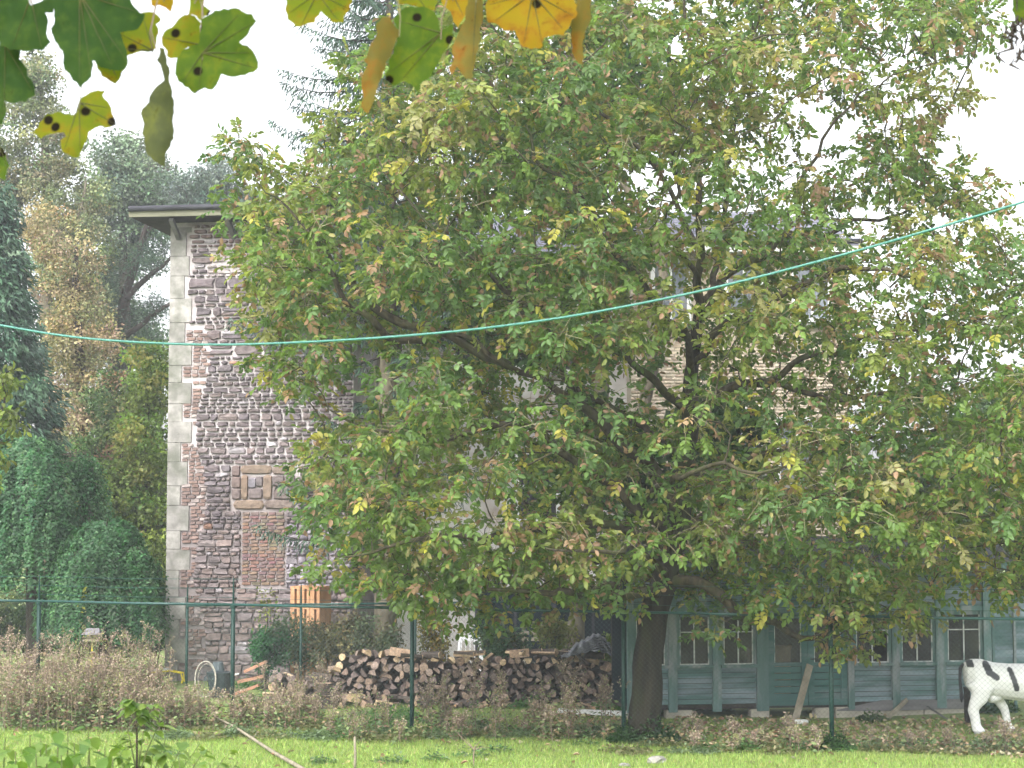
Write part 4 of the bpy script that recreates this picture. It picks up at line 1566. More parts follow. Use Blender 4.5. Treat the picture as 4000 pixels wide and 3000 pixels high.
tree('linden_tree', 'pale blue-green tree rising behind the left corner of the tower roof',
     [[(520, 2450, 70, .30), (500, 1400, 70, .24), (480, 900, 70, .14), (490, 620, 70, .05)],
      [(490, 1100, 70, .12), (580, 900, 70, .08), (650, 760, 70, .03)]],
     [(490, 640, 70, 120, 110, 1.6, 60), (580, 740, 70, 150, 110, 1.8, 70), (430, 830, 70, 120, 170, 1.6, 70), (540, 960, 71, 110, 110, 1.4, 34), (430, 1150, 71, 120, 160, 1.4, 50), (540, 1330, 71, 110, 130, 1.4, 36)],
     95, .6, .13, .11, [(.16, .22, .15), (.20, .255, .175), (.125, .185, .125)], [3, 2, 2], hang=.1, r0=.05)
tree('scots_pine', 'dark bare-branched pine in the gap left of the tower',
     [[(425, 2450, 62, .30), (440, 1700, 62, .25), (450, 1400, 62, .22), (480, 1180, 62, .17), (540, 1000, 62, .12), (580, 850, 62, .06)],
      [(455, 1350, 62, .13), (560, 1260, 61.5, .09), (660, 1190, 61.5, .06), (760, 1150, 61.5, .03)],
      [(490, 1170, 62, .12), (570, 1080, 62, .09), (680, 990, 62, .05)], [(460, 1330, 62, .1), (420, 1200, 62, .07), (400, 1050, 62, .03)],
      [(450, 1450, 62, .1), (560, 1390, 62, .07), (660, 1360, 62, .03)]],
     [(600, 1210, 62, 80, 60, 1.0, 14), (560, 1030, 62, 90, 70, 1, 16), (440, 1300, 62, 80, 190, 1.3, 44), (580, 1370, 62, 90, 60, 1, 22), (420, 1080, 62, 60, 120, .9, 20), (640, 960, 62, 60, 60, .8, 10)],
     85, .5, .16, .03, [(.075, .125, .085), (.10, .155, .105), (.06, .10, .075)], [3, 2, 2], mat='needle', r0=.05, hang=.05)
tree('scots_pine', 'grey-blue pine seen just above the tower roof',
     [[(830, 2450, 68, .28), (820, 1300, 68, .22), (800, 900, 68, .12), (790, 660, 68, .04)]],
     [(740, 760, 68, 100, 90, 1.4, 50), (850, 720, 68, 100, 110, 1.5, 60), (800, 860, 68, 150, 70, 1.5, 40), (960, 800, 68, 90, 90, 1.3, 36)],
     90, .55, .17, .04, [(.13, .18, .15), (.105, .155, .125), (.16, .21, .175)], [3, 3, 2], mat='needle', r0=.05)
tree('hazel_shrub', 'yellow-green leafy shrub against the left edge of the tower', [[(560, 2450, 46, .10), (560, 2000, 46, .08), (570, 1600, 46, .05), (580, 1350, 46, .02)], [(560, 2100, 46, .06), (480, 1800, 46, .04), (470, 1600, 46, .02)]],
     [(590, 1480, 46, 90, 150, .9, 46), (560, 1750, 46, 130, 170, 1.1, 60), (500, 1950, 46, 150, 160, 1.1, 60), (580, 2150, 46, 110, 180, 1.0, 45), (430, 2150, 46, 120, 200, 1, 40)],
     85, .38, .11, .085, [(.165, .225, .055), (.21, .26, .065), (.13, .195, .05), (.27, .26, .075)], [4, 3, 3, 1], cat_='shrub', hang=.2, mat='leaf', maxy=47.2)
tree('elder_shrub', 'dark green shrub with reddish tips beneath the pine', [[(450, 2450, 49, .10), (450, 2000, 49, .08), (460, 1600, 49, .03)]],
     [(470, 1560, 49, 110, 120, 1, 40), (420, 1780, 49, 120, 160, 1.1, 45), (400, 2050, 49, 140, 220, 1.1, 50)],
     85, .4, .11, .07, [(.075, .115, .05), (.10, .155, .06), (.17, .11, .07), (.19, .20, .075)], [4, 3, 1, 1], cat_='shrub', hang=.2)


# dark cypress at the left edge
def build_cypress():
    Y = 44.0
    t0 = W(-60, 2450, Y)
    t = thing('cypress_tree', (t0.x, Y, 0), 'dark blue-green cypress at the left edge of the picture', 'tree')
    ztop, zbot = W(0, 740, Y).z, W(0, 1820, Y).z - .6
    b = MB()
    b.tube([(t0.x, Y, -.2), (t0.x, Y, 4), (t0.x, Y, ztop)], [.28, .2, .02], 9)
    b.build('trunk', M['bark_dark'], t, smooth=True)
    Ps, Ds, Ci = [], [], []
    nc = 520
    b = MB()
    for i in range(nc):
        f = R.random() ** .7                       # 0 top .. 1 bottom
        z = ztop - (ztop - zbot) * f
        r = (.30 + 1.75 * f) * (.85 + .18 * math.sin(z * 3.1 + i * .01))
        a = R.uniform(0, 6.283)
        rr = r * R.uniform(.72, 1.05)
        c = Vector((t0.x + math.cos(a) * rr, Y + math.sin(a) * rr, z))
        if i % 4 == 0:
            b.tube([(t0.x, Y, z + .25), c], [.02, .006], 4, cap=False)
        k = 60
        o = rvec(k) * (NR.random((k, 1)) ** .5) * np.array([.34, .34, .26])
        Ps.append(np.array(c) + o)
        Ds.append(np.array([math.cos(a) * .7, math.sin(a) * .7, -.6]) + NR.normal(0, .35, (k, 3)))
        Ci += [i] * k
    tag(b.build('branches', M['bark_dark'], t), kind='stuff')
    P, D = np.concatenate(Ps), np.concatenate(Ds)
    cc = palette(nc, [(.05, .10, .066), (.068, .13, .085), (.09, .16, .10)], [3, 3, 1], .2)
    col = np.clip(cc[np.array(Ci)] * (1 + NR.normal(0, .15, (len(P), 1))), .004, .9)
    V, Fc, T = leaves(P, D, rvec(len(P)) + np.array([0, 0, .5]), NR.uniform(.14, .24, len(P)), .06, col, six=False)
    tag(np_obj('foliage', V, Fc, M['needle'], T, t), kind='stuff')


build_cypress()


# weeping trees with mop-shaped crowns
def build_weeping(label, cpx, rpx, ytop, ybot, Y, trunk_px, n_str, seed, trunk_y=2150):
    c = W(cpx, ytop, Y)
    r = rpx * Y / F_PX
    ztop, zbot = c.z, max(.25, W(cpx, ybot, Y).z)
    tx = XW(trunk_px, Y)
    t = thing('weeping_tree', (tx, Y, 0), label, 'tree', 'weeping trees with mop crowns')
    b = MB()
    tz = ztop - .55
    b.tube([(tx, Y, -.2), (tx + .03, Y, .8), (tx - .02, Y, tz * .6), (c.x, Y, tz)], [.17, .14, .12, .10], 10)
    b.build('trunk', M['bark_dark'], t, smooth=True)
    b = MB()
    Ps, Ds, Us, Ci = [], [], [], []
    for i in range(n_str):
        a = R.uniform(0, 6.283)
        f = R.random() ** .6                        # how far out the strand leaves the dome
        depth_layer = R.uniform(.86, 1.03)
        rr = r * f * depth_layer
        lump = 1 + .09 * math.sin(a * 5 + seed) + .06 * math.sin(a * 11 + seed * 2)
        zt = zbot + (ztop - zbot) * (.16 + .84 * math.sqrt(max(0, 1 - (f * .985) ** 2))) * (1 + .03 * math.sin(a * 7))
        L = R.uniform(.25, .7)
        if f > .85:
            L = R.uniform(.3, zt - zbot + .35)
        steps = int(L / .045)
        x, y, z = c.x + math.cos(a) * rr * lump, Y + math.sin(a) * rr * lump, zt - (1 - depth_layer) * 1.2
        bul = mnoise.noise(Vector((x, y, z)) * 1.5 + Vector((seed, 0, 0)))
        x, y, z = x + math.cos(a) * bul * .22, y + math.sin(a) * bul * .22, z + bul * .30
        p0 = Vector((x, y, z))
        if i % 3 == 0:
            b.tube([(c.x, Y, tz), Vector((c.x, Y, tz)).lerp(p0, .5) + Vector((0, 0, .12)), p0], [.018, .012, .004], 3, cap=False)
        ph = R.uniform(0, 6.28)
        for q in range(steps):
            u = q / max(1, steps - 1)
            slope = f * .95
            d_ = L * u
            out = (1 - slope * .95) * d_ * .75
            px_ = x + math.cos(a) * out + .02 * math.sin(q * .7 + ph)
            py_ = y + math.sin(a) * out
            pz_ = z - d_ * (slope * .9 + .1) - .12 * u * u
            if pz_ < zbot - .35 * R.random():
                break
            for sd in (-1, 1):
                Ps.append((px_, py_, pz_))
                Ds.append((-math.sin(a) * sd + R.uniform(-.4, .4) + math.cos(a) * .3, math.cos(a) * sd + R.uniform(-.4, .4) + math.sin(a) * .3, -.5 + R.uniform(-.3, .3)))
                Us.append((math.cos(a) * .8, math.sin(a) * .8, .7 + R.uniform(-.3, .3)))
                Ci.append(i)
    tag(b.build('branches', M['bark_dark'], t), kind='stuff')
    P, D, U = np.array(Ps), np.array(Ds), np.array(Us)
    cc = palette(n_str, [(.045, .125, .05), (.068, .165, .072), (.105, .215, .108), (.28, .29, .05)], [4, 4, 2.5, .05], .22)
    col = np.clip(cc[np.array(Ci)] * (1 + NR.normal(0, .15, (len(P), 1))), .004, .9)
    V, Fc, T = leaves(P + NR.normal(0, .02, P.shape), D + NR.normal(0, .4, D.shape), U + NR.normal(0, .35, U.shape), NR.uniform(.06, .10, len(P)), .055, col, six=False)
    tag(np_obj('foliage', V, Fc, M['leaf'], T, t), kind='stuff')


build_weeping('tall weeping tree with a domed dark green crown at the left edge', 110, 325, 1722, 2270, 37.5, 120, 2700, 1.0)
build_weeping('shorter weeping tree with a domed crown between the taller one and the tower', 405, 240, 2052, 2470, 36.2, 400, 2000, 4.0)

# young leafy branch at the left edge
tree('young_tree', 'bright yellow-green young tree cut by the left edge', [[(-40, 2450, 33, .05), (-30, 2000, 33, .04), (-10, 1700, 33, .025), (10, 1480, 33, .01)]],
     [(15, 1500, 33, 45, 50, .3, 9), (25, 1640, 33, 60, 45, .3, 10), (-40, 1800, 33, 60, 120, .4, 14)],
     16, .26, .15, .085, [(.17, .22, .04), (.21, .24, .06), (.13, .19, .04)], [3, 2, 2], mat='leaf', hang=.5, six=True)

# trees closing the right and the middle distance
for i, (px, Y, top, rx, lab) in enumerate([(3560, 52, 1720, 290, 'broad green tree behind the shed roof on the right'), (3980, 50, 1430, 290, 'dense green tree beyond the right end of the shed'),
                                           (4350, 56, 1500, 300, 'tall green tree beyond the right edge of the picture')]):
    tree('field_maple', lab, [[(px, 2300, Y, .22), (px + 10, 2200, Y, .2), (px, top + 200, Y, .1), (px, top + 60, Y, .04)]],
         [(px, top + 130, Y, rx * .7, 110, 2.0, 46), (px - 60, top + 300, Y, rx, 150, 2.3, 70), (px + 40, (top + 2350) / 2 + 80, Y, rx, 180, 2.3, 60), (px + 60, 2250, Y, rx, 140, 2.3, 56)],
         80, .55, .15, .11, [(.05, .095, .03), (.07, .12, .035), (.10, .145, .04)], [3, 3, 1], hang=.15, group='trees beyond the shed')
for px, Y, top, rx, lab in [(150, 62, 1750, 330, 'leafy thicket tree behind the weeping trees, left one'), (560, 60, 1700, 260, 'leafy thicket tree behind the weeping trees, beside the tower')]:
    tree('thicket_tree', lab, [[(px, 2300, Y, .2), (px, 2100, Y, .15), (px, top + 80, Y, .05)]],
         [(px, top + 150, Y, rx * .8, 150, 1.8, 50), (px, 2150, Y, rx, 220, 2, 70)], 75, .6, .15, .12,
         [(.085, .13, .05), (.115, .16, .06), (.16, .18, .08)], [3, 3, 2], group='thicket behind the weeping trees')


# ------------------------------------------------------------------ shrubs by the tower foot
def shrub(name, label, px, py, Y, rx, rz, n, pal, wts, L=.07, Wd=.045, per=60, rad=.2, mat='leaf', stems=5, group='shrubs between tower and woodpile'):
    c = W(px, py, Y)
    k = Y / F_PX
    x0 = c.x
    t = thing(name, (x0, Y, 0), label, 'shrub', group)
    b = MB()
    for i in range(stems):
        q = Vector((x0 + R.uniform(-.7, .7) * rx * k, Y + R.uniform(-.3, .3), c.z + R.uniform(-.2, .6) * rz * k))
        b.tube([(x0 + R.uniform(-.08, .08), Y + R.uniform(-.08, .08), -.08), Vector((x0, Y, 0)).lerp(q, .5) + Vector((0, 0, .1)), q], [.016, .011, .004], 5)
    b.build('stems', M['bark_dark'], t)
    o = rvec(n) * (NR.random((n, 1)) ** .45) * np.array([rx * k, min(.55, rx * k * .7), rz * k])
    C = np.array(c) + o
    C[:, 2] = np.maximum(C[:, 2], .08)
    ci = np.repeat(np.arange(n), per)
    m_ = len(ci)
    oo = rvec(m_) * (NR.random((m_, 1)) ** .5) * rad
    P = C[ci] + oo
    P[:, 2] = np.maximum(P[:, 2], .03)
    cc = palette(n, pal, wts, .2)
    col = np.clip(cc[ci] * (1 + NR.normal(0, .18, (m_, 1))), .004, .9)
    sc = NR.uniform(.7, 1.3, m_)
    V, Fc, T = leaves(P, rvec(m_) + nrm(oo) * .6, rvec(m_) + np.array([0, 0, .9]), L * sc, Wd * sc, col, six=False)
    tag(np_obj('foliage', V, Fc, M[mat], T, t), kind='stuff')


shrub('green_shrub', 'bright green rounded shrub at the foot of the tower', 1035, 2540, 35.9, 95, 75, 34, [(.03, .12, .045), (.045, .15, .06)], [1, 1])
shrub('dark_shrub', 'dark olive shrub right of the bright green one', 1150, 2510, 36.0, 110, 100, 36, [(.06, .085, .035), (.10, .11, .05), (.04, .075, .035)], [2, 1, 2])
shrub('brown_shrub', 'brownish straggling shrub in front of the orange block stack', 1290, 2500, 35.6, 130, 110, 40, [(.14, .125, .06), (.19, .15, .075), (.09, .10, .05)], [2, 1, 2], mat='leaf_dull')
shrub('grey_shrub', 'grey-green shrub behind the left part of the woodpile', 1440, 2500, 35.5, 130, 90, 38, [(.09, .125, .07), (.13, .15, .085), (.15, .13, .07)], [2, 2, 1], mat='leaf_dull')
shrub('golden_shrub', 'golden-leaved shrub beside the second tall fence post', 1700, 2480, 35.6, 75, 100, 26, [(.26, .20, .05), (.20, .17, .05), (.12, .13, .05)], [2, 1, 1], mat='leaf_dull')
shrub('rose_shrub', 'blue-green shrub in front of the white garden chair', 1960, 2500, 35.3, 110, 75, 34, [(.05, .105, .06), (.08, .13, .07), (.13, .14, .06)], [2, 2, 1])
shrub('hedge_shrub', 'leafy yellow-green shrub right of the far green post', 2170, 2490, 35.2, 100, 65, 28, [(.09, .13, .04), (.15, .16, .05)], [1, 1])
shrub('privet_shrub', 'small yellow-green shrub beside the black sheeting', 2385, 2545, 35.4, 60, 45, 18, [(.14, .17, .04), (.10, .14, .035)], [1, 1])
shrub('bramble_shrub', 'tall thin climbing plant with yellow leaves against the tower wall', 1045, 2390, 36.2, 60, 95, 10, [(.24, .25, .07), (.15, .18, .05)], [1, 1], per=16)


for px, lab in ((-60, 'leftmost clump of the low hedge behind the weeping trees'), (120, 'second clump of the low hedge from the left edge'), (300, 'third clump of the low hedge from the left edge'), (470, 'fourth clump of the low hedge from the left edge'), (600, 'clump of the low hedge nearest the tower')):
    shrub('hedge_clump', lab, px, 2430, 40.5, 130, 130, 46, [(.05, .09, .035), (.075, .115, .04), (.10, .13, .05)], [2, 2, 1], L=.10, Wd=.07, per=60, rad=.26, group='low hedge behind the weeping trees')


# ------------------------------------------------------------------ things around the tower foot
def build_clutter():
    # stack of orange building blocks
    Y = 36.55
    c = W(1170, 2500, Y)
    t = thing('block_stack', (c.x + .1, Y, 0), 'tall stack of pale orange building blocks beside the tower wall', 'blocks')
    rz = math.radians(-24)
    ux, uy = Vector((math.cos(rz), math.sin(rz), 0)), Vector((-math.sin(rz), math.cos(rz), 0))
    hgt = .41
    for lv in range(5):
        for i in range(3):
            for j in range(2):
                q = Vector((c.x + .12, Y, 0)) + ux * ((i - 1) * .232) + uy * ((j - .5) * .24 + .2) + Vector((0, 0, lv * hgt + hgt / 2))
                b = MB()
                # block with two upright slots in its front
                for k, (o, w_) in enumerate(((-.062, .096), (.075, .07))):
                    b.box(q + ux * o - uy * .06, (w_, .11, hgt - .008), rz=rz)
                b.box(q + uy * .054, (.224, .118, hgt - .008), rz=rz)
                for s in (-1, 1):
                    b.box(q + Vector((0, 0, s * (hgt / 2 - .03))) - uy * .058, (.222, .104, .045), rz=rz)
                b.build('block', M['clay'], t)
    # white plastic garden chair
    Y = 36.3
    cx = W(1835, 2500, Y).x
    ch = thing('garden_chair', (cx, Y, 0), 'white plastic garden chair behind the woodpile', 'chair')
    for sx in (-1, 1):
        for sy in (-1, 1):
            b = MB()
            b.beam((cx + sx * .25, Y + sy * .24, 0), (cx + sx * .22, Y + sy * .22, .44), .05, .05)
            b.build('leg', M['plastic_w'], ch)
        b = MB()
        b.beam((cx + sx * .25, Y - .24, .66), (cx + sx * .25, Y + .25, .68), .055, .03)
        b.beam((cx + sx * .25, Y - .23, .44), (cx + sx * .25, Y - .23, .66), .045, .04)
        b.build('armrest', M['plastic_w'], ch)
    b = MB()
    b.box((cx, Y, .45), (.5, .48, .03))
    b.build('seat', M['plastic_w'], ch)
    b = MB()
    for i in range(5):
        b.beam((cx - .2 + i * .1, Y + .25, .46), (cx - .17 + i * .085, Y + .33, 1.0), .06, .02, up=(1, 0, 0))
    b.beam((cx - .23, Y + .335, 1.0), (cx + .23, Y + .335, 1.0), .03, .12)
    for sx in (-1, 1):
        b.beam((cx + sx * .25, Y + .24, .44), (cx + sx * .2, Y + .33, 1.02), .05, .04)
    b.build('backrest', M['plastic_w'], ch)
    # dark screening cloth between posts
    Y = 37.6
    a, e = XW(1860, Y), XW(2470, Y)
    t = thing('privacy_screen', ((a + e) / 2, Y, 0), 'dark navy screening panels standing behind the woodpile', 'screen')
    n = 4
    for i in range(n):
        x0, x1 = a + (e - a) * i / n, a + (e - a) * (i + 1) / n
        b = MB()
        b.box(((x0 + x1) / 2, Y, 1.0), (x1 - x0 - .05, .03, 1.96))
        b.build('panel', M['screen'], t)
        b = MB()
        b.box((x0, Y, 1.04), (.06, .06, 2.2))
        b.build('post', M['gutter'], t)
    b = MB()
    b.box((e, Y, 1.04), (.06, .06, 2.2))
    b.build('post', M['gutter'], t)
    # slatted bench in front of it
    Y = 36.8
    cx = XW(2130, Y)
    t = thing('slatted_bench', (cx, Y, 0), 'grey slatted bench in front of the dark screen', 'bench')
    for i, z in enumerate((.95, 1.08, 1.21)):
        b = MB()
        b.box((cx, Y + .2, z), (1.0, .025, .07))
        b.build('back_slat', M['plank'], t)
    for i in range(3):
        b = MB()
        b.box((cx, Y - .12 + i * .13, .46), (1.0, .11, .03))
        b.build('seat_slat', M['plank'], t)
    for s in (-1, 1):
        b = MB()
        b.box((cx + s * .44, Y + .23, .63), (.06, .035, 1.26))
        b.box((cx + s * .44, Y - .14, .22), (.06, .05, .44))
        b.build('leg', M['plank'], t)
    # wheelbarrow-like cart: tub, wheel rim, frame, bucket
    Y = 34.9
    c = W(858, 2610, Y)
    t = thing('garden_tub', (c.x, Y, 0), 'dark plastic tub standing at the foot of the tower', 'tub')
    b = MB()
    for z0, z1, r0, r1 in ((.0, .44, .19, .24), (.44, .47, .255, .255)):
        b.tube([(c.x, Y, z0), (c.x, Y, z1)], [r0, r1], 18)
    b.build('body', M['tub'], t)
    b = MB()
    for s in (-1, 1):
        b.tube([(c.x + s * .25, Y - .05, .40), (c.x + s * .29, Y - .05, .36), (c.x + s * .29, Y + .05, .36), (c.x + s * .25, Y + .05, .40)], .012, 5)
    b.build('handle', M['tub'], t)
    b = MB()
    bk = thing('garden_bucket', (c.x - .02, Y, .47), 'grey plastic bucket upside down on the dark tub', 'bucket')
    b.tube([(c.x - .03, Y, .472), (c.x - .03, Y, .66)], [.13, .095], 14)
    b.build('body', M['bin'], bk)
    b = MB()
    b.tube([(c.x - .03, Y, .472), (c.x - .03, Y, .50)], [.142, .142], 14)
    b.build('rim', M['bin'], bk)
    wx, wz = c.x - .22, .36
    t = thing('cart_wheel', (wx, Y - .05, 0), 'white rimmed wheel leaning against the dark tub', 'wheel')
    b = MB()
    pts = [(wx + .045 * math.cos(k * .2618) * 0 + .20 * math.cos(k * .2618), Y - .30 + .08 * (1 - math.cos(0)), wz + .34 * math.sin(k * .2618)) for k in range(25)]
    b.tube(pts, .013, 6, cap=False)
    b.build('rim', M['concrete'], t)
    b = MB()
    pts = [(wx + .02 + .165 * math.cos(k * .2618), Y - .29, wz + .29 * math.sin(k * .2618)) for k in range(25)]
    b.tube(pts, .006, 5, cap=False)
    b.build('inner_rim', M['concrete'], t)
    b = MB()
    for k in range(10):
        a = k * .628
        b.tube([(wx, Y - .295, wz), (wx + .19 * math.cos(a), Y - .295, wz + .32 * math.sin(a))], .004, 4)
    b.tube([(wx, Y - .33, wz), (wx, Y - .26, wz)], .03, 8)
    b.build('spokes', M['bin'], t)
    # heap of old tiles and slats
    c = W(905, 2650, 34.8)
    for i, (dx, dz, ln, an, pl) in enumerate(((.0, .02, .55, .35, 'lowest'), (.10, .10, .50, .22, 'middle'), (.18, .19, .45, .42, 'topmost'))):
        o = thing('old_tile', (c.x + dx + .25, 34.6, 0), pl + ' of the reddish tile slabs heaped beside the dark tub', 'tile', 'tile slabs by the tower')
        b = MB()
        b.box((c.x + dx + .28, 34.75 + .02 * i, .09 + dz * 2.6), (ln, .26, .05), ry=-an)
        b.build('slab', M['rubbish'], o)
    b = MB()
    p0, p1 = G(832, 2662), W(930, 2632, 34.4)
    b.beam((p0.x, p0.y, .02), p1, .04, .03)
    o = b.build('loose_batten', M['white'], origin=(p0.x, p0.y, 0))
    tag(o, 'pale batten lying slantwise in front of the dark tub', 'batten')
    # yellow frame low in the weeds
    p = G(640, 2672)
    t = thing('yellow_barrow', (p.x, p.y, 0), 'yellow tubular frame half hidden in weeds at the tower corner', 'frame')
    x, y = p.x, p.y + .1
    b = MB()
    b.tube([(x - .35, y, .22), (x + .1, y, .26), (x + .34, y - .05, .22), (x + .38, y - .06, .10), (x + .36, y - .06, 0)], .018, 6)
    b.build('tube', M['yellow'], t)
    b = MB()
    b.tube([(x - .35, y + .3, .20), (x + .1, y + .3, .24), (x + .34, y + .25, .20), (x + .36, y + .25, 0)], .018, 6)
    b.tube([(x - .35, y, .22), (x - .36, y + .3, .20)], .016, 6)
    b.tube([(x + .1, y, .26), (x + .1, y + .3, .24)], .016, 6)
    b.tube([(x - .35, y, .22), (x - .33, y, .0)], .016, 6)
    b.build('cross_tube', M['yellow'], t)
    b = MB()
    b.box((x - .12, y + .15, .265), (.36, .26, .05), ry=-.06)
    b.build('tray', M['white'], t)
    # small nest box on a yellow stake
    p = G(357, 2720)
    y = 33.4
    x = XW(357, y)
    zt = W(357, 2490, y).z
    t = thing('bird_table', (x, y, 0), 'small grey wooden bird table on a yellow stake among the weeds', 'bird table')
    b = MB()
    b.tube([(x, y, -.1), (x, y, zt - .1)], .018, 6)
    b.build('stake', M['yellow'], t)
    b = MB()
    b.box((x, y, zt - .05), (.30, .26, .03))
    b.box((x, y + .1, zt + .03), (.26, .03, .14))
    b.build('tray', M['plank'], t)
    b = MB()
    b.add([(x - .17, y - .14, zt + .06), (x + .17, y - .14, zt + .06), (x + .17, y + .14, zt + .06), (x - .17, y + .14, zt + .06), (x - .1, y, zt + .17), (x + .13, y, zt + .17)],
          [(0, 1, 5, 4), (2, 3, 4, 5), (1, 2, 5), (3, 0, 4), (3, 2, 1, 0)])
    b.build('roof', M['plank_dark'], t)
    # dark post beside the cow's tail
    p = W(3777, 2700, 30.3)
    t_ = MB()
    t_.box((p.x, 30.3, .30), (.085, .085, .60))
    t_.box((p.x, 30.3, .61), (.10, .10, .03))
    tag(t_.build('dark_post', M['soffit'], origin=(p.x, 30.3, 0)), 'dark square post standing behind the cow statue hind leg', 'post')


build_clutter()


# ------------------------------------------------------------------ leaning planks at the shed, white board on the grass
def build_planks():
    foot = G(3105, 2822)
    top = SPt(SPs(3155), .90, .12)
    b = MB()
    b.beam(foot + Vector((0, 0, .02)), top, .12, .03, up=(0, -1, 0))
    tag(b.build('leaning_plank', M['plank'], origin=foot), 'pale plank leaning against the shed double door', 'plank')
    b = MB()
    c = G(3120, 2826)
    b.box((c.x, c.y - .03, .03), (.30, .12, .06))
    b.box((c.x, c.y - .03, .064), (.24, .08, .008))
    tag(b.build('white_brick', M['white'], origin=(c.x, c.y, 0)), 'small white block on the grass under the leaning plank', 'block')
    f = G(3462, 2812)
    tp = SPt(SPs(3530), .28, .13)
    b = MB()
    b.beam(f + Vector((0, 0, .015)), tp, .075, .025, up=(0, -1, 0))
    tag(b.build('short_plank', M['plank'], origin=f), 'short grey plank propped on the skirting board', 'plank')
    f = G(3715, 2822)
    tp = SPt(SPs(3612), .15, .10)
    b = MB()
    b.beam(f + Vector((0, 0, .012)), tp, .03, .02, up=(0, -1, 0))
    tag(b.build('thin_batten', M['plank_dark'], origin=f), 'thin dark stick leaning against the shed foundation', 'stick')
    a, c = G(2182, 2788), G(2470, 2800)
    b = MB()
    b.beam(a + Vector((0, 0, .05)), c + Vector((0, 0, .05)), .12, .08)
    b.beam(a.lerp(c, .02) + Vector((0, .1, .02)), a.lerp(c, .98) + Vector((0, .1, .02)), .05, .04)
    tag(b.build('white_beam', M['white'], origin=a), 'long white board lying on the grass left of the walnut trunk', 'board')


build_planks()


# ------------------------------------------------------------------ woodpile: every log its own thing
def log_mesh(kind):
    b = MB()
    n = R.randint(7, 9)
    if kind == 'round':
        o = [(.5 * R.uniform(.9, 1.04) * math.cos(6.283 * k / n), .5 * R.uniform(.9, 1.04) * math.sin(6.283 * k / n)) for k in range(n)]
    elif kind == 'half':
        o = [(.5 * math.cos(3.3 * k / (n - 2)), .42 * math.sin(3.3 * k / (n - 2)) - .12) for k in range(n - 1)] + [(0.02, -.16)]
    else:
        o = [(-.30, -.38), (.36, -.34), (.44, -.05), (.30, .30), (.02, .46), (-.14, .16)]
        o = [(x * R.uniform(.88, 1.1), z * R.uniform(.88, 1.1)) for x, z in o]
    n = len(o)
    vs = []
    for y, s in ((-.5, .95), (-.47, 1.0), (.5, .97)):
        for x, z in o:
            vs.append((x * s + R.uniform(-.012, .012), y + R.uniform(-.02, .02), z * s + R.uniform(-.012, .012)))
    f, mi = [tuple(range(n))], [0]
    for r_ in (0, 1):
        for k in range(n):
            f.append((r_ * n + (k + 1) % n, r_ * n + k, (r_ + 1) * n + k, (r_ + 1) * n + (k + 1) % n))
            split = kind != 'round' and (k >= n - 2 if kind == 'half' else k in (3, 4, 5))
            mi.append(0 if (r_ == 0 or split) else 1)
    f.append(tuple(range(3 * n - 1, 2 * n - 1, -1)))
    mi.append(0)
    me = bpy.data.meshes.new('log')
    me.from_pydata(vs, [], f)
    me.materials.append(M['logend'])
    me.materials.append(M['logbark'])
    me.polygons.foreach_set('material_index', mi)
    me.update()
    return me


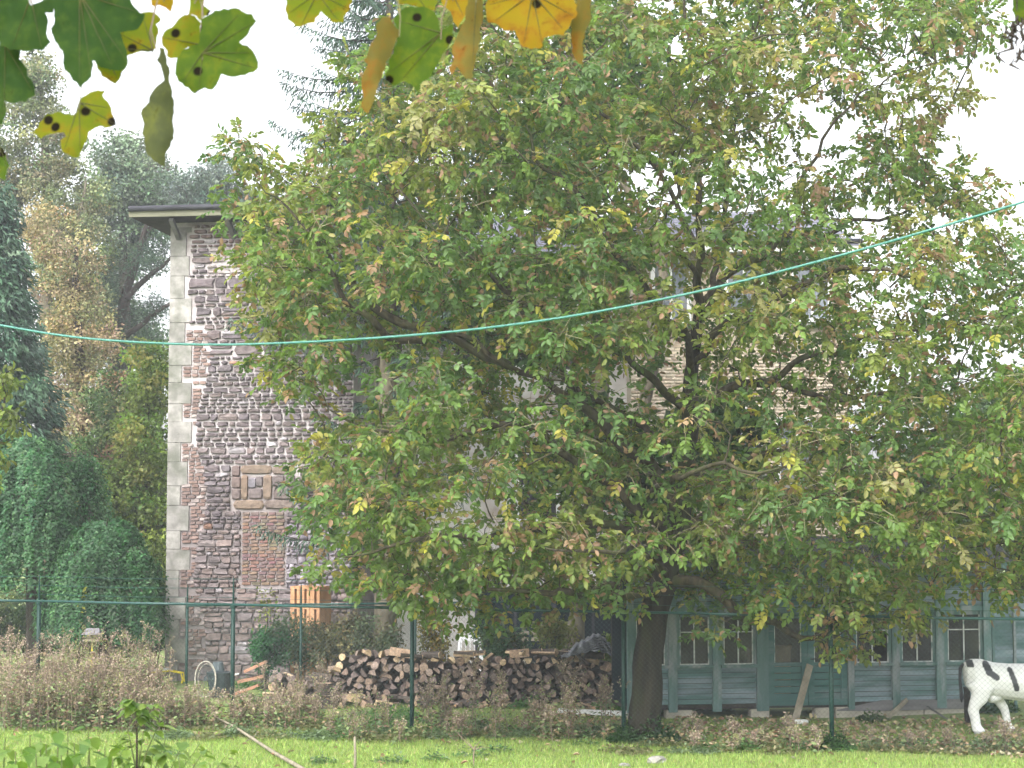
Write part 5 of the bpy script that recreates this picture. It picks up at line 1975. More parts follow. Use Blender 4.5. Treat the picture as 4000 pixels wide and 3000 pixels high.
def build_woodpile():
    vs = [log_mesh(k) for k in ['round'] * 2 + ['half'] * 5 + ['wedge'] * 9]
    DARK = [(.19, .155, .145), (.26, .21, .19), (.13, .105, .10), (.33, .27, .235), (.22, .18, .175)]
    PALE = [(.50, .40, .26), (.58, .47, .32), (.44, .34, .22), (.40, .30, .22)]
    MID = [(.30, .235, .19), (.36, .28, .22), (.26, .20, .17)]
    placed = []

    def put(x, y, z, d, ln, col, lab, grp, rx=0.0, rz=0.0, ry=None):
        o = inst('firewood_log', R.choice(vs), (x, y, z), (rx, ry if ry is not None else R.uniform(0, 6.28), rz), (d, ln, d), None, col)
        tag(o, lab, 'log', grp)
        placed.append(o)

    xL, xR = XW(1255, 33.2), XW(2425, 33.2)
    top_profile = [(1255, .50), (1330, .82), (1420, 1.02), (1520, .98), (1600, .86), (1900, .88), (2250, .92), (2330, .86), (2425, .62)]

    def htop(x):
        px = 2000 + x * 1.009 / 33.2 * F_PX
        for (a, h0), (c, h1) in zip(top_profile, top_profile[1:]):
            if a <= px <= c:
                return h0 + (h1 - h0) * (px - a) / (c - a)
        return .5
    row, z = 0, .085
    d0 = .136
    while z < 1.05:
        x = xL + (d0 / 2 if row % 2 else 0) + R.uniform(0, .05)
        while x < xR:
            if z < htop(x) - .02:
                d = d0 * R.uniform(.78, 1.38)
                near_top = z > htop(x) - .16
                if near_top and R.random() < .65:
                    col, lab, grp = R.choice(PALE), 'pale freshly split log on the top of the woodpile', 'logs topping the woodpile'
                elif R.random() < .40:
                    col, lab, grp = R.choice(MID), 'brown weathered log stacked within the woodpile', 'brown logs in the woodpile'
                else:
                    col, lab, grp = R.choice(DARK), 'dark grey weathered log stacked within the woodpile', 'dark logs in the woodpile'
                put(x + R.uniform(-.025, .025), 33.45 + R.uniform(-.11, .09) + z * .06, z + R.uniform(-.028, .028), d, R.uniform(.34, .46), col, lab, grp, R.uniform(-.28, .28), R.uniform(-.45, .45))
            x += d0 * R.uniform(1.0, 1.16)
        z += d0 * .90
        row += 1
    # the hidden rows behind the face of the pile
    b = MB()
    z = .09
    while z < .95:
        x = xL + .1
        while x < xR - .05:
            if z < htop(x) - .08:
                b.tube([(x + R.uniform(-.02, .02), 33.68, z), (x, 34.05, z)], .085, 6)
            x += .17
        z += .15
    tag(b.build('inner_logs', M['logbark']), 'dark logs in the rows behind the face of the woodpile', 'logs', kind='stuff')
    # a few laid askew on top
    for i in range(14):
        x = R.uniform(xL + .4, xR - .3)
        put(x, 33.4 + R.uniform(-.1, .12), htop(x) + .05, R.uniform(.12, .17), R.uniform(.36, .46), R.choice(PALE), 'pale split log lying askew along the crest of the woodpile', 'logs lying on the crest', R.uniform(-.2, .2), R.uniform(.6, 1.7))
    # loose logs tumbled at the foot
    for i in range(34):
        x = R.uniform(xL + .1, xR - .3)
        zz = R.choice([.06, .07, .075, .17])
        put(x, 32.98 - R.uniform(0, .34) * (1 if zz < .1 else .2), zz, R.uniform(.12, .165), R.uniform(.26, .4), R.choice(PALE + MID), 'pale log tumbled at the foot of the woodpile', 'logs at the foot of the woodpile', R.uniform(-.25, .25), R.uniform(-1.2, 1.2))
    # low heap running left
    xa = XW(1050, 33.6)
    for i in range(44):
        u = R.random()
        x = xa + (xL - xa) * u
        z = R.choice([.07, .07, .19, .28, .38, .50]) * (1 if u > .3 else .8)
        put(x, 33.6 + R.uniform(-.28, .2), z, R.uniform(.14, .2), R.uniform(.3, .42), R.choice(MID + MID + PALE + DARK), 'log in the low heap left of the woodpile', 'logs in the low left heap', R.uniform(-.3, .3), R.uniform(-1.3, 1.3))
    # two upright chopping blocks
    for px, py, d, h, lab in ((1318, 2688, .34, .26, 'upper chopping block'), (1325, 2698, .42, .27, 'lower chopping block')):
        pass
    c = G(1322, 2706)
    for k, (r, z0, z1, lab) in enumerate(((.21, 0, .24, 'wide round chopping block on the grass before the woodpile'), (.16, .243, .45, 'narrower chopping block standing on the wide one'))):
        b = MB()
        n = 14
        b.tube([(c.x, 32.85, z0), (c.x, 32.85, (z0 + z1) / 2), (c.x, 32.85, z1)], [r * 1.03, r, r * .97], n, mi=1)
        b.m[-1] = b.m[-2] = 0
        o = b.build('chopping_block', [M['logend'], M['logbark']], origin=(c.x, 32.85, z0))
        o.color = (.40, .31, .23, 1)
        tag(o, lab, 'block', 'chopping blocks')
    # dark corrugated sheeting thrown on top
    x0 = XW(2300, 33.5)
    t = thing('sheeting_pile', (x0, 33.5, htop(x0) + .03), 'crumpled dark grey corrugated sheets piled on the right end of the woodpile', 'sheets')
    for k in range(7):
        n = 26
        wd = 1.0 - k * .06
        cx = x0 - .02 + k * .014
        V, Fc = [], []
        zb = htop(x0) + .06 + k * .034
        for j in range(4):
            for i in range(n):
                u = i / (n - 1) - .5
                hump = .10 * math.exp(-((u - .12) * 3.2) ** 2) * (1 + .08 * k)
                slump = -.26 * max(0, abs(u + .02) - .28) ** 1.1
                V.append((cx + u * wd, 33.05 + j * .2 + .02 * math.sin(i + k), zb + hump + slump + .018 * math.sin(i * 1.55 + k) + .008 * math.sin(j * 2.1 + k)))
        nv = len(V)
        V += [(x, y, z - .025) for x, y, z in V]
        for j in range(3):
            for i in range(n - 1):
                a = j * n + i
                Fc.append((a, a + 1, a + n + 1, a + n))
                Fc.append((nv + a + n, nv + a + n + 1, nv + a + 1, nv + a))
        for i in range(n - 1):
            Fc.append((nv + i, nv + i + 1, i + 1, i))
        np_obj('sheet', V, np.array(Fc), M['netting'], parent=t, smooth=True)


build_woodpile()


# ------------------------------------------------------------------ cow statue
def build_cow():
    foot = G(3812, 2868)
    X, Y = foot.x - .10, foot.y + .22
    # local frame: x forward (to the right), y across, z up; all in metres
    bm = bmesh.new()

    def loft(secs, n=14):
        """secs: centre (x,y,z), axis dir, half width, half height"""
        rings = []
        for (c, d, hw, hh) in secs:
            d = Vector(d).normalized()
            sd = Vector((0, 1, 0)) if abs(d.y) < .9 else Vector((1, 0, 0))
            sd = (sd - d * sd.dot(d)).normalized()
            u = sd.cross(d)
            rings.append([bm.verts.new(Vector(c) + sd * (hw * math.cos(6.283 * k / n)) + u * (hh * math.sin(6.283 * k / n))) for k in range(n)])
        for a, b_ in zip(rings, rings[1:]):
            for k in range(n):
                bm.faces.new((a[k], a[(k + 1) % n], b_[(k + 1) % n], b_[k]))
        bm.faces.new(rings[0][::-1])
        bm.faces.new(rings[-1])

    # trunk, neck, head along one spine
    loft([((-.03, 0, .99), (1, 0, 0), .06, .09), ((.00, 0, .95), (1, 0, 0), .17, .20), ((.10, 0, .91), (1, 0, 0), .235, .275), ((.26, 0, .885), (1, 0, 0), .25, .30), ((.46, 0, .845), (1, 0, 0), .245, .285),
          ((.70, 0, .815), (1, 0, 0), .275, .295), ((.95, 0, .80), (1, 0, 0), .29, .31), ((1.2, 0, .805), (1, 0, 0), .275, .315), ((1.42, 0, .83), (1, 0, 0), .235, .30),
          ((1.56, 0, .88), (1, 0, .2), .19, .25), ((1.72, 0, .99), (1, 0, .45), .14, .195), ((1.88, 0, 1.09), (1, 0, .45), .115, .165), ((1.98, 0, 1.14), (1, 0, .1), .11, .15), ((2.06, 0, 1.12), (1, 0, -.5), .12, .13),
          ((2.20, 0, 1.02), (1, 0, -.8), .09, .10), ((2.32, 0, .90), (1, 0, -.9), .075, .085), ((2.38, 0, .845), (1, 0, -.8), .05, .055)])
    # udder
    loft([((.30, 0, .60), (1, 0, 0), .05, .04), ((.40, 0, .56), (1, 0, 0), .13, .10), ((.54, 0, .575), (1, 0, 0), .11, .08), ((.62, 0, .60), (1, 0, 0), .04, .03)])

    def leg(pts):
        secs = []
        for i, (x, y, z, r1, r2) in enumerate(pts):
            a, c = pts[max(0, i - 1)], pts[min(len(pts) - 1, i + 1)]
            d = Vector((c[0] - a[0], c[1] - a[1], c[2] - a[2]))
            secs.append(((x, y, z), d, r2, r1))
        loft(secs, 12)
    # hind legs: stifle forward, hock back, upright shank
    for y, fx in ((-.19, .0), (.19, .60)):
        w_ = 1.0 if y < 0 else .8
        leg([(.15 + fx * .30, y * .8, .86, .22, .11), (.22 + fx * .45, y * .95, .70, .19, .12), (.17 + fx * .62, y, .56, .14 * w_, .10), (.10 + fx * .85, y, .46, .105 * w_, .085), (.07 + fx, y, .37, .092 * w_, .08), (.10 + fx, y, .26, .082 * w_, .07), (.115 + fx, y, .13, .08 * w_, .07),
             (.13 + fx, y, .085, .085 * w_, .075), (.155 + fx, y, .05, .092 * w_, .08), (.175 + fx, y, .0, .105 * w_, .088)])
    for y, fx in ((-.17, .05), (.17, -.10)):
        leg([(1.36, y * .8, .80, .13, .09), (1.38 + fx * .3, y, .62, .09, .07), (1.39 + fx * .6, y, .46, .06, .05), (1.40 + fx * .8, y, .38, .058, .05), (1.39 + fx, y, .25, .045, .042), (1.39 + fx, y, .11, .045, .042), (1.41 + fx, y, .05, .058, .052), (1.43 + fx, y, .0, .068, .058)])
    for s in (-1, 1):     # ears and horns
        leg([(1.99, s * .09, 1.20, .03, .03), (1.98, s * .19, 1.21, .045, .02), (1.96, s * .27, 1.19, .02, .012)])
        leg([(2.01, s * .06, 1.25, .024, .024), (2.02, s * .13, 1.32, .018, .018), (2.05, s * .15, 1.38, .008, .008)])
    me = bpy.data.meshes.new('body')
    bm.to_mesh(me)
    bm.free()
    tmp = bpy.data.objects.new('tmp', me)
    COL.objects.link(tmp)
    rm = tmp.modifiers.new('r', 'REMESH')
    rm.mode = 'VOXEL'
    rm.voxel_size = .017
    sm = tmp.modifiers.new('s', 'SMOOTH')
    sm.factor = .5
    sm.iterations = 7
    dg = bpy.context.evaluated_depsgraph_get()
    ev = tmp.evaluated_get(dg)
    body = bpy.data.meshes.new_from_object(ev)
    bpy.data.objects.remove(tmp)
    body.polygons.foreach_set('use_smooth', [True] * len(body.polygons))
    n = len(body.vertices)
    co = np.empty(n * 3, dtype=np.float32)
    body.vertices.foreach_get('co', co)
    co = co.reshape(-1, 3)
    col = np.tile(np.array([.78, .78, .78]), (n, 1))
    x, y, z = co[:, 0], co[:, 1], co[:, 2]

    def blk(mask):
        col[mask] = (.035, .036, .042)

    def cap(x0, z0, x1, z1, r, side):
        dx, dz = x1 - x0, z1 - z0
        t = np.clip(((x - x0) * dx + (z - z0) * dz) / (dx * dx + dz * dz), 0, 1)
        blk((np.hypot(x - x0 - t * dx, z - z0 - t * dz) < r) & (y * side > .02))
    # markings on the near flank: comma, bar, hooked patch
    cap(.30, 1.10, .33, .99, .062, -1)
    cap(.33, .99, .45, .90, .052, -1)
    cap(.67, 1.02, .76, .72, .042, -1)
    cap(.98, 1.0, 1.2, .98, .05, -1)
    cap(1.0, .98, 1.03, .88, .05, -1)
    cap(1.2, .98, 1.24, .82, .09, -1)
    cap(1.45, 1.0, 1.5, .8, .11, -1)
    cap(1.8, 1.1, 1.9, 1.0, .1, -1)
    cap(.35, 1.05, .55, .85, .13, 1)
    cap(1.0, 1.0, 1.2, .85, .14, 1)
    blk((x < .10) & (z > 1.06) & (z < 1.17) & (x > .0))
    blk((x > 2.33))
    col[(z < .045)] = (.42, .42, .44)
    body.materials.clear()
    body.materials.append(M['cow'])
    for nm_ in [a.name for a in body.attributes if a.name == 'tint']:
        body.attributes.remove(body.attributes[nm_])
    a = body.attributes.new('tint', 'FLOAT_COLOR', 'POINT')
    c4 = np.ones((n, 4), dtype=np.float32)
    c4[:, :3] = col
    a.data.foreach_set('color', c4.ravel())
    t = thing('cow_statue', (X, Y, 0), 'white cow statue with black markings standing on the grass at the right edge', 'statue')
    o = bpy.data.objects.new('body', body)
    o.location = (0, 0, 0)
    link(o, t)
    b = MB()
    b.tube([(X - .02, Y, 1.10), (X - .075, Y, 1.03), (X - .085, Y, .85), (X - .07, Y, .66), (X - .06, Y, .56), (X - .065, Y, .48)], [.028, .03, .024, .028, .036, .01], 8)
    b.build('tail', M['gutter'], t, smooth=True)


build_cow()

# ------------------------------------------------------------------ grass, undergrowth, weeds, fallen leaves
def hz(x, y):
    return np.array([gz(a, b) for a, b in zip(x, y)])


def build_grass():
    n = 170000
    y = NR.uniform(24.6, 33.5, n)
    x = NR.uniform(-1, 1, n) * (y * .30 + .4)
    # sparser beyond the fence where leaves and soil show
    fy = NF_A.y + (x - NF_A.x) * (NF_T.y / NF_T.x)
    keep = (y < fy - .3) | (NR.random(n) < .55)
    keep &= ~((y > 30.9) & (x > 1.9))
    x, y = x[keep], y[keep]
    n = len(x)
    front = y < (NF_A.y + (x - NF_A.x) * (NF_T.y / NF_T.x)) - .5
    h = np.where(front, NR.uniform(.035, .085, n), NR.uniform(.03, .075, n))
    z = hz(x, y)
    a = NR.uniform(0, 6.283, n)
    wd = NR.uniform(.004, .008, n)
    B = np.stack([x, y, z - .005], 1)
    sd = np.stack([np.cos(a), np.sin(a), np.zeros(n)], 1) * wd[:, None]
    lean = NR.normal(0, .4, (n, 2)) * h[:, None]
    Tp = B + np.stack([lean[:, 0], lean[:, 1], h], 1)
    V = np.stack([B - sd, B + sd, Tp], 1).reshape(-1, 3)
    Fc = np.arange(n * 3).reshape(-1, 3)
    col = palette(n, [(.26, .37, .095), (.31, .42, .115), (.21, .31, .08), (.40, .43, .17)], [4, 3, 3, 1.5], .15)
    col[~front] *= np.array([.95, .92, .95])
    o = np_obj('grass', V, Fc, M['grass'], np.repeat(col, 3, axis=0))
    tag(o, 'short bright green grass of the paddock', 'grass', kind='stuff')


build_grass()


def build_litter():
    n = 13000
    y = NR.uniform(25.0, 32.8, n)
    x = NR.uniform(-1, 1, n) * (y * .30)
    fy = NF_A.y + (x - NF_A.x) * (NF_T.y / NF_T.x)
    pr = np.where(y < fy - .2, .022, np.where(x > .5, .9, .12)) * np.where((y > fy + .2) & (y < fy + 1.6) & (x > 1), 1.0, .6)
    keep = (NR.random(n) < pr) & ~((y > 31.0) & (x > 1.9))
    x, y = x[keep], y[keep]
    n = len(x)
    P = np.stack([x, y, hz(x, y) + NR.uniform(.02, .06, n)], 1)
    D = np.stack([NR.normal(size=n), NR.normal(size=n), NR.normal(0, .35, n)], 1)
    U = np.array([0, 0, 1.0]) + NR.normal(0, .45, (n, 3))
    col = palette(n, [(.40, .29, .19), (.48, .38, .26), (.30, .20, .13), (.54, .48, .31)], [3, 3, 2, 3], .2)
    sc = NR.uniform(.06, .13, n)
    V, Fc, T = leaves(P, D, U, sc, sc * .6, col, fold=.25, droop=.2)
    tag(np_obj('fallen_leaves', V, Fc, M['dry'], T), 'brown fallen leaves scattered on the grass under the walnut', 'leaves', kind='stuff')


build_litter()


def weed_arrays(x, y, h, rng=R, brown=1.0, bush=1.0):
    """one dry stalk plant: stems as thin 3-sided tubes, seed flakes, lower leaves"""
    b = MB()
    P, D, C, S_ = [], [], [], []
    z0 = gz(x, y)
    lean = Vector((rng.uniform(-.12, .12), rng.uniform(-.12, .12), 1))
    top = Vector((x, y, z0)) + lean * h
    b.tube([(x, y, z0 - .03), Vector((x, y, z0)).lerp(top, .5) + Vector((rng.uniform(-.03, .03), 0, 0)), top], [.006, .005, .002], 4, cap=False)
    nb = int(rng.randint(5, 9) * bush)
    for i in range(nb):
        f = rng.uniform(.35, .95)
        a = rng.uniform(0, 6.28)
        L = h * (1.05 - f) * rng.uniform(.35, .7) + .05
        s = Vector((x, y, z0)).lerp(top, f)
        e = s + Vector((math.cos(a) * L * .55, math.sin(a) * L * .55, L * .85))
        b.tube([s, s.lerp(e, .5) + Vector((math.cos(a), math.sin(a), 0)) * L * .08, e], [.0035, .003, .0015], 3, cap=False)
        k = rng.randint(14, 24)
        for q in range(k):
            u = rng.uniform(.25, 1.08)
            p = s.lerp(e, u)
            P.append((p.x + rng.gauss(0, .018), p.y + rng.gauss(0, .018), p.z + rng.gauss(0, .02)))
            D.append((rng.gauss(0, 1), rng.gauss(0, 1), rng.gauss(.2, 1)))
            S_.append(rng.uniform(.02, .045))
            C.append(rng.choice([(.31, .24, .195), (.37, .295, .245), (.25, .19, .15), (.43, .36, .29)]) if rng.random() < brown else rng.choice([(.28, .30, .13), (.21, .26, .12), (.33, .33, .15)]))
    # leaves on the lower stalk
    for q in range(int(rng.randint(22, 38) * bush)):
        f = rng.uniform(.02, .75) ** 1.2
        p = Vector((x, y, z0)).lerp(top, f)
        a = rng.uniform(0, 6.28)
        r_ = rng.uniform(0, .10 + .08 * (1 - f))
        P.append((p.x + math.cos(a) * r_, p.y + math.sin(a) * r_, p.z))
        D.append((math.cos(a), math.sin(a), rng.uniform(-.5, .6)))
        S_.append(rng.uniform(.05, .10))
        g = rng.random()
        C.append(rng.choice([(.16, .22, .10), (.20, .26, .12), (.14, .20, .095)]) if g < .40 + .30 * (1 - f) * (1.3 - brown) + .15 else rng.choice([(.22, .16, .11), (.17, .125, .085), (.26, .20, .12)]))
    return b, np.array(P), np.array(D), np.array(S_), np.array(C)


def emit(parts, name, label, cat_, thing_=None, group=None):
    """several plants merged -> one stuff object (stems folded in as a part)"""
    B = MB()
    P, D, S_, C = [], [], [], []
    for b, p, d, s, c in parts:
        B.add(b.v, b.f)
        P.append(p); D.append(d); S_.append(s); C.append(c)
    P, D, S_, C = (np.concatenate(q) for q in (P, D, S_, C))
    C = np.clip(C * NR.uniform(.8, 1.25, (len(C), 1)), .004, .9)
    V, Fc, T = leaves(P, D, rvec(len(P)) + np.array([0, 0, .6]), S_, S_ * .55, C, six=False, fold=.2)
    return B, V, Fc, T


STEM = surf('dry_stem', (.15, .11, .08), (.24, .19, .14), 5, .95)


def build_weeds():
    # the tall brown mass at the left counts as one growth
    parts = []
    for i in range(250):
        px = R.uniform(-60, 690)
        y = R.uniform(29.1, 31.3)
        x = XW(px, y)
        hmax = 1.85 if px < 60 else 1.6 if px < 200 else 1.72 if px < 560 else 1.65 if px < 650 else .6
        hh = hmax * R.uniform(.45, 1.08) * (.62 + .38 * (y - 29.1) / 2.2)
        if R.random() < .25:
            hh *= .55
        parts.append(weed_arrays(x, y, hh, brown=R.choice([.95, .8, .4]), bush=1.1))
    for i in range(60):                      # trailing off to the right along the fence
        px = R.uniform(650, 1250)
        y = R.uniform(29.3, 30.3)
        parts.append(weed_arrays(XW(px, y), y, R.uniform(.3, .75), brown=.75))
    for i in range(52):
        px = R.uniform(1250, 2480)
        g = G(px, R.uniform(2835, 2905))
        parts.append(weed_arrays(g.x, g.y, R.choice([.2, .28, .35, .5, .8]) * R.uniform(.8, 1.2), brown=R.choice([.8, .5, .25]), bush=R.uniform(.5, 1.0)))
    for i in range(34):
        g = G(R.uniform(2600, 4000), R.uniform(2905, 2945))
        parts.append(weed_arrays(g.x, g.y, R.uniform(.15, .36), brown=R.choice([.9, .5]), bush=.8))
    B, V, Fc, T = emit(parts, '', '', '')
    t = tag(np_obj('dry_weeds', V, Fc, M['dry'], T), 'thick growth of brown dead weeds along the fence, tallest at the left', 'weeds', kind='stuff')
    B.build('stalks', STEM, t)
    # single dead plants that stand out in front of the fence
    spots = [(1055, 2800, .95, 'beside the second fence post'), (1150, 2815, 1.0, 'tall one before the left end of the woodpile'), (1245, 2820, 1.15, 'tallest before the left of the woodpile'), (1320, 2830, .7, 'low one left of the third fence post'),
             (1655, 2850, 1.0, 'just right of the third fence post'), (1730, 2845, .85, 'leaning one right of the third fence post'), (1850, 2860, 1.3, 'tall one before the middle of the woodpile'), (1965, 2865, 1.05, 'thin one before the middle of the woodpile'),
             (2110, 2880, .65, 'low one left of the white board'), (2215, 2870, 1.35, 'tallest before the right half of the woodpile'), (2240, 2900, .95, 'before the white board'), (2370, 2870, 1.15, 'just left of the fourth fence post'), (2150, 2905, .6, 'short one near the lawn edge'), (1790, 2895, .5, 'short one at the lawn edge below the woodpile'),
             (2700, 2900, .45, 'low one right of the walnut trunk'), (2880, 2915, .4, 'low one before the shed door'), (3090, 2920, .5, 'before the leaning plank'), (3930, 2945, .5, 'at the cow statue feet')]
    for px, py, h, wh in spots:
        g = G(px, py)
        ps = [weed_arrays(g.x + R.uniform(-.10, .10), g.y + R.uniform(-.08, .08), h * R.uniform(.7, 1.05), brown=.85) for _ in range(3)]
        B, V, Fc, T = emit(ps, '', '', '')
        t = thing('dead_weed', (g.x, g.y, 0), 'dead brown weed, ' + wh, 'weed', 'dead weeds along the fence')
        B.build('stalks', STEM, t)
        tag(np_obj('seed_heads', V, Fc, M['dry'], T, t), kind='stuff')


build_weeds()


def build_undergrowth():
    P, D, S_, C = [], [], [], []

    def patch(px, py, rx, ry, hh, n, pal, sz=(.04, .08)):
        c = G(px, py)
        for i in range(n):
            a, r = R.uniform(0, 6.28), R.random() ** .5
            x, y = c.x + math.cos(a) * r * rx, c.y + math.sin(a) * r * ry
            z = gz(x, y) + abs(R.gauss(0, 1)) * hh * (1.1 - r) * .6 + .02
            P.append((x, y, z))
            D.append((R.gauss(0, 1), R.gauss(0, 1), R.gauss(.1, .5)))
            S_.append(R.uniform(*sz))
            C.append(R.choice(pal))
    g1 = [(.10, .21, .07), (.125, .25, .08), (.085, .175, .065)]
    g2 = [(.145, .21, .115), (.18, .245, .14), (.12, .18, .10)]
    g3 = [(.19, .20, .10), (.25, .23, .13), (.15, .18, .085)]
    for px in range(660, 2480, 45):
        patch(px + R.uniform(-20, 20), R.uniform(2835, 2895), R.uniform(.25, .5), .30, R.uniform(.08, .24), 330, R.choice([g1, g2, g2, g3]))
    for px in range(40, 700, 55):
        patch(px, R.uniform(2790, 2815), .4, .3, R.uniform(.15, .32), 420, R.choice([g2, g3]))
    for px in range(2430, 4020, 60):
        patch(px + R.uniform(-25, 25), R.uniform(2915, 2950), R.uniform(.2, .45), .22, R.uniform(.05, .18), 230, R.choice([g1, g2, g3, g3]))
    for px, py, s in ((960, 2690, .4), (1110, 2690, .35), (1060, 2740, .4), (1380, 2735, .3), (1480, 2740, .5), (1600, 2745, .4), (2060, 2765, .35), (1500, 2800, .6), (1400, 2840, .5), (1560, 2830, .5), (2380, 2770, .4), (2480, 2775, .3)):
        patch(px, py, s, s * .7, .2, 620, g1)
    for px, py, h in ((2470, 2890, .35), (2540, 2898, .30), (2590, 2895, .25), (2440, 2905, .25)):
        patch(px, py, .28, .25, h, 900, [(.045, .105, .04), (.06, .125, .045)])
    for px, py, h in ((2620, 2775, .35), (2680, 2772, .42), (2740, 2775, .38), (2800, 2778, .30), (2470, 2770, .3), (3400, 2815, .14), (2560, 2790, .2)):
        patch(px, py, .3, .2, h, 760, [(.10, .16, .07), (.14, .20, .085), (.08, .13, .06)])
    for px, py, h in ((3265, 2932, .35), (3225, 2935, .28), (3860, 2790, .45), (3930, 2785, .4)):
        patch(px, py, .22, .2, h, 520, [(.04, .10, .035), (.055, .12, .04)])
    for px, py in ((1950, 2940), (1230, 2985), (1500, 2990), (1690, 2975), (1850, 2960), (650, 2960), (2300, 2920), (2760, 2930)):
        patch(px + R.uniform(-30, 30), py, R.uniform(.10, .3), R.uniform(.08, .2), .16, R.randint(70, 160), g2 + g1)
    P, D, S_, C = np.array(P), np.array(D), np.array(S_), np.array(C)
    C = np.clip(C * NR.uniform(.75, 1.3, (len(C), 1)), .004, .9)
    V, Fc, T = leaves(P, D, rvec(len(P)) * .6 + np.array([0, 0, 1.0]), S_, S_ * .65, C, six=False)
    tag(np_obj('undergrowth', V, Fc, M['leaf'], T), 'low green nettles and herbs growing along the fence foot', 'undergrowth', kind='stuff')


build_undergrowth()


# ------------------------------------------------------------------ sticks on the lawn
def build_sticks():
    rows = [(832, 2826, 0, .012), (905, 2868, 0, .020), (985, 2905, 0, .024), (1060, 2950, 0, .027), (1150, 3000, 0, .030), (1230, 3050, 0, .032)]
    pts = []
    for i, (px, py, _, r) in enumerate(rows):
        g = G(px, py + 6)
        pts.append(Vector((g.x, g.y, gz(g.x, g.y) + .05 + (.10 if i < 2 else .03))))
    b = MB()
    b.tube([Vector(p) for p in smoothline(pts, 3)], [float(x) for x in np.interp(np.linspace(0, 1, 16), np.linspace(0, 1, 6), [r[3] for r in rows])], 7)
    t = thing('fallen_branch', (pts[3].x, pts[3].y, 0), 'long pale bare branch lying on the lawn at lower left', 'branch')
    b.build('stem', M['branchwood'], t, smooth=True)
    for i, (f, dx, dz) in enumerate(((1, -.10, -.10), (2, -.12, -.06), (3, .05, -.09), (2, .08, .10))):
        b = MB()
        b.tube([pts[f], pts[f] + Vector((dx * .6, -.02, dz * .5)), pts[f] + Vector((dx, .02, dz))], [.010, .007, .003], 5)
        b.build('side_twig', M['branchwood'], t)
    g = G(1385, 3012)
    b = MB()
    b.tube([(g.x, g.y, -.1), (g.x + .008, g.y, .22), (g.x, g.y, .45), (g.x + .004, g.y, .47)], [.022, .020, .019, .010], 7)
    tag(b.build('wooden_stake', M['branchwood'], origin=(g.x, g.y, 0), smooth=True), 'short upright wooden stake in the lawn', 'stake')
    # thin dead thistle stalk
    g = G(1850, 2998)
    t = thing('bare_stalk', (g.x, g.y, 0), 'bare forked dead stalk standing on the lawn', 'stalk')
    b = MB()
    b.tube([(g.x, g.y, -.02), (g.x, g.y, .18), (g.x + .02, g.y, .30)], [.010, .009, .006], 5)
    b.build('stem', STEM, t)
    for dx, dz in ((-.30, .30), (.24, .02), (-.14, .18), (.1, .12)):
        b = MB()
        b.tube([(g.x + .01, g.y, .24), (g.x + dx * .5, g.y + .03, .27 + dz * .4), (g.x + dx, g.y + .05, .25 + dz)], [.006, .005, .002], 4)
        b.build('fork', STEM, t)
    # pale stone on the lawn
    for px, py, s, lab in ((2566, 2982, .15, 'largest pale lump of stone on the lawn below the walnut'), (2440, 2995, .09, 'small flat pale stone left of the larger lump on the lawn')):
        g = G(px, py)
        b = MB()
        bm = bmesh.new()
        bmesh.ops.create_icosphere(bm, subdivisions=2, radius=1)
        for v in bm.verts:
            k = 1 + .35 * mnoise.noise(v.co * 1.6 + Vector((px, 0, 0)))
            v.co = Vector((v.co.x * s * k, v.co.y * s * .7 * k, v.co.z * s * .42 * k + s * .3))
        me = bpy.data.meshes.new('lawn_stone')
        bm.to_mesh(me)
        bm.free()
        me.materials.append(M['quoin'])
        o = bpy.data.objects.new('lawn_stone', me)
        o.location = (g.x, g.y, gz(g.x, g.y))
        tag(link(o), lab, 'stone', 'stones on the lawn')


build_sticks()


# ------------------------------------------------------------------ nettles and sapling on the near bank
def serrated(L, Wd, teeth=7):
    """pointed toothed leaf along +x, folded along its midrib"""
    V, Fc = [], []
    n = teeth * 2
    for i in range(n + 1):
        u = i / n
        w = Wd * .5 * (math.sin(math.pi * min(1, u ** .72)) ** .85 if 0 < u < 1 else 0)
        if i % 2:
            w *= 1.13
        sag = -.22 * L * u * u
        V += [(u * L, 0, sag), (u * L + (.02 * L if i % 2 else 0), w, sag + .22 * w), (u * L + (.02 * L if i % 2 else 0), -w, sag + .22 * w)]
    for i in range(n):
        a = i * 3
        Fc += [(a, a + 3, a + 4, a + 1), (a + 3, a, a + 2, a + 5)]
    return V, np.array(Fc)


NET_ME = [mesh_np('leaf', *serrated(.105 * s, .054 * s), M['leaf_obj']) for s in (.65, .85, 1.0)]
SAP_ME = [mesh_np('leaf', *serrated(.085 * s, .046 * s, 5), M['leaf_obj']) for s in (.8, 1.0, 1.2)]


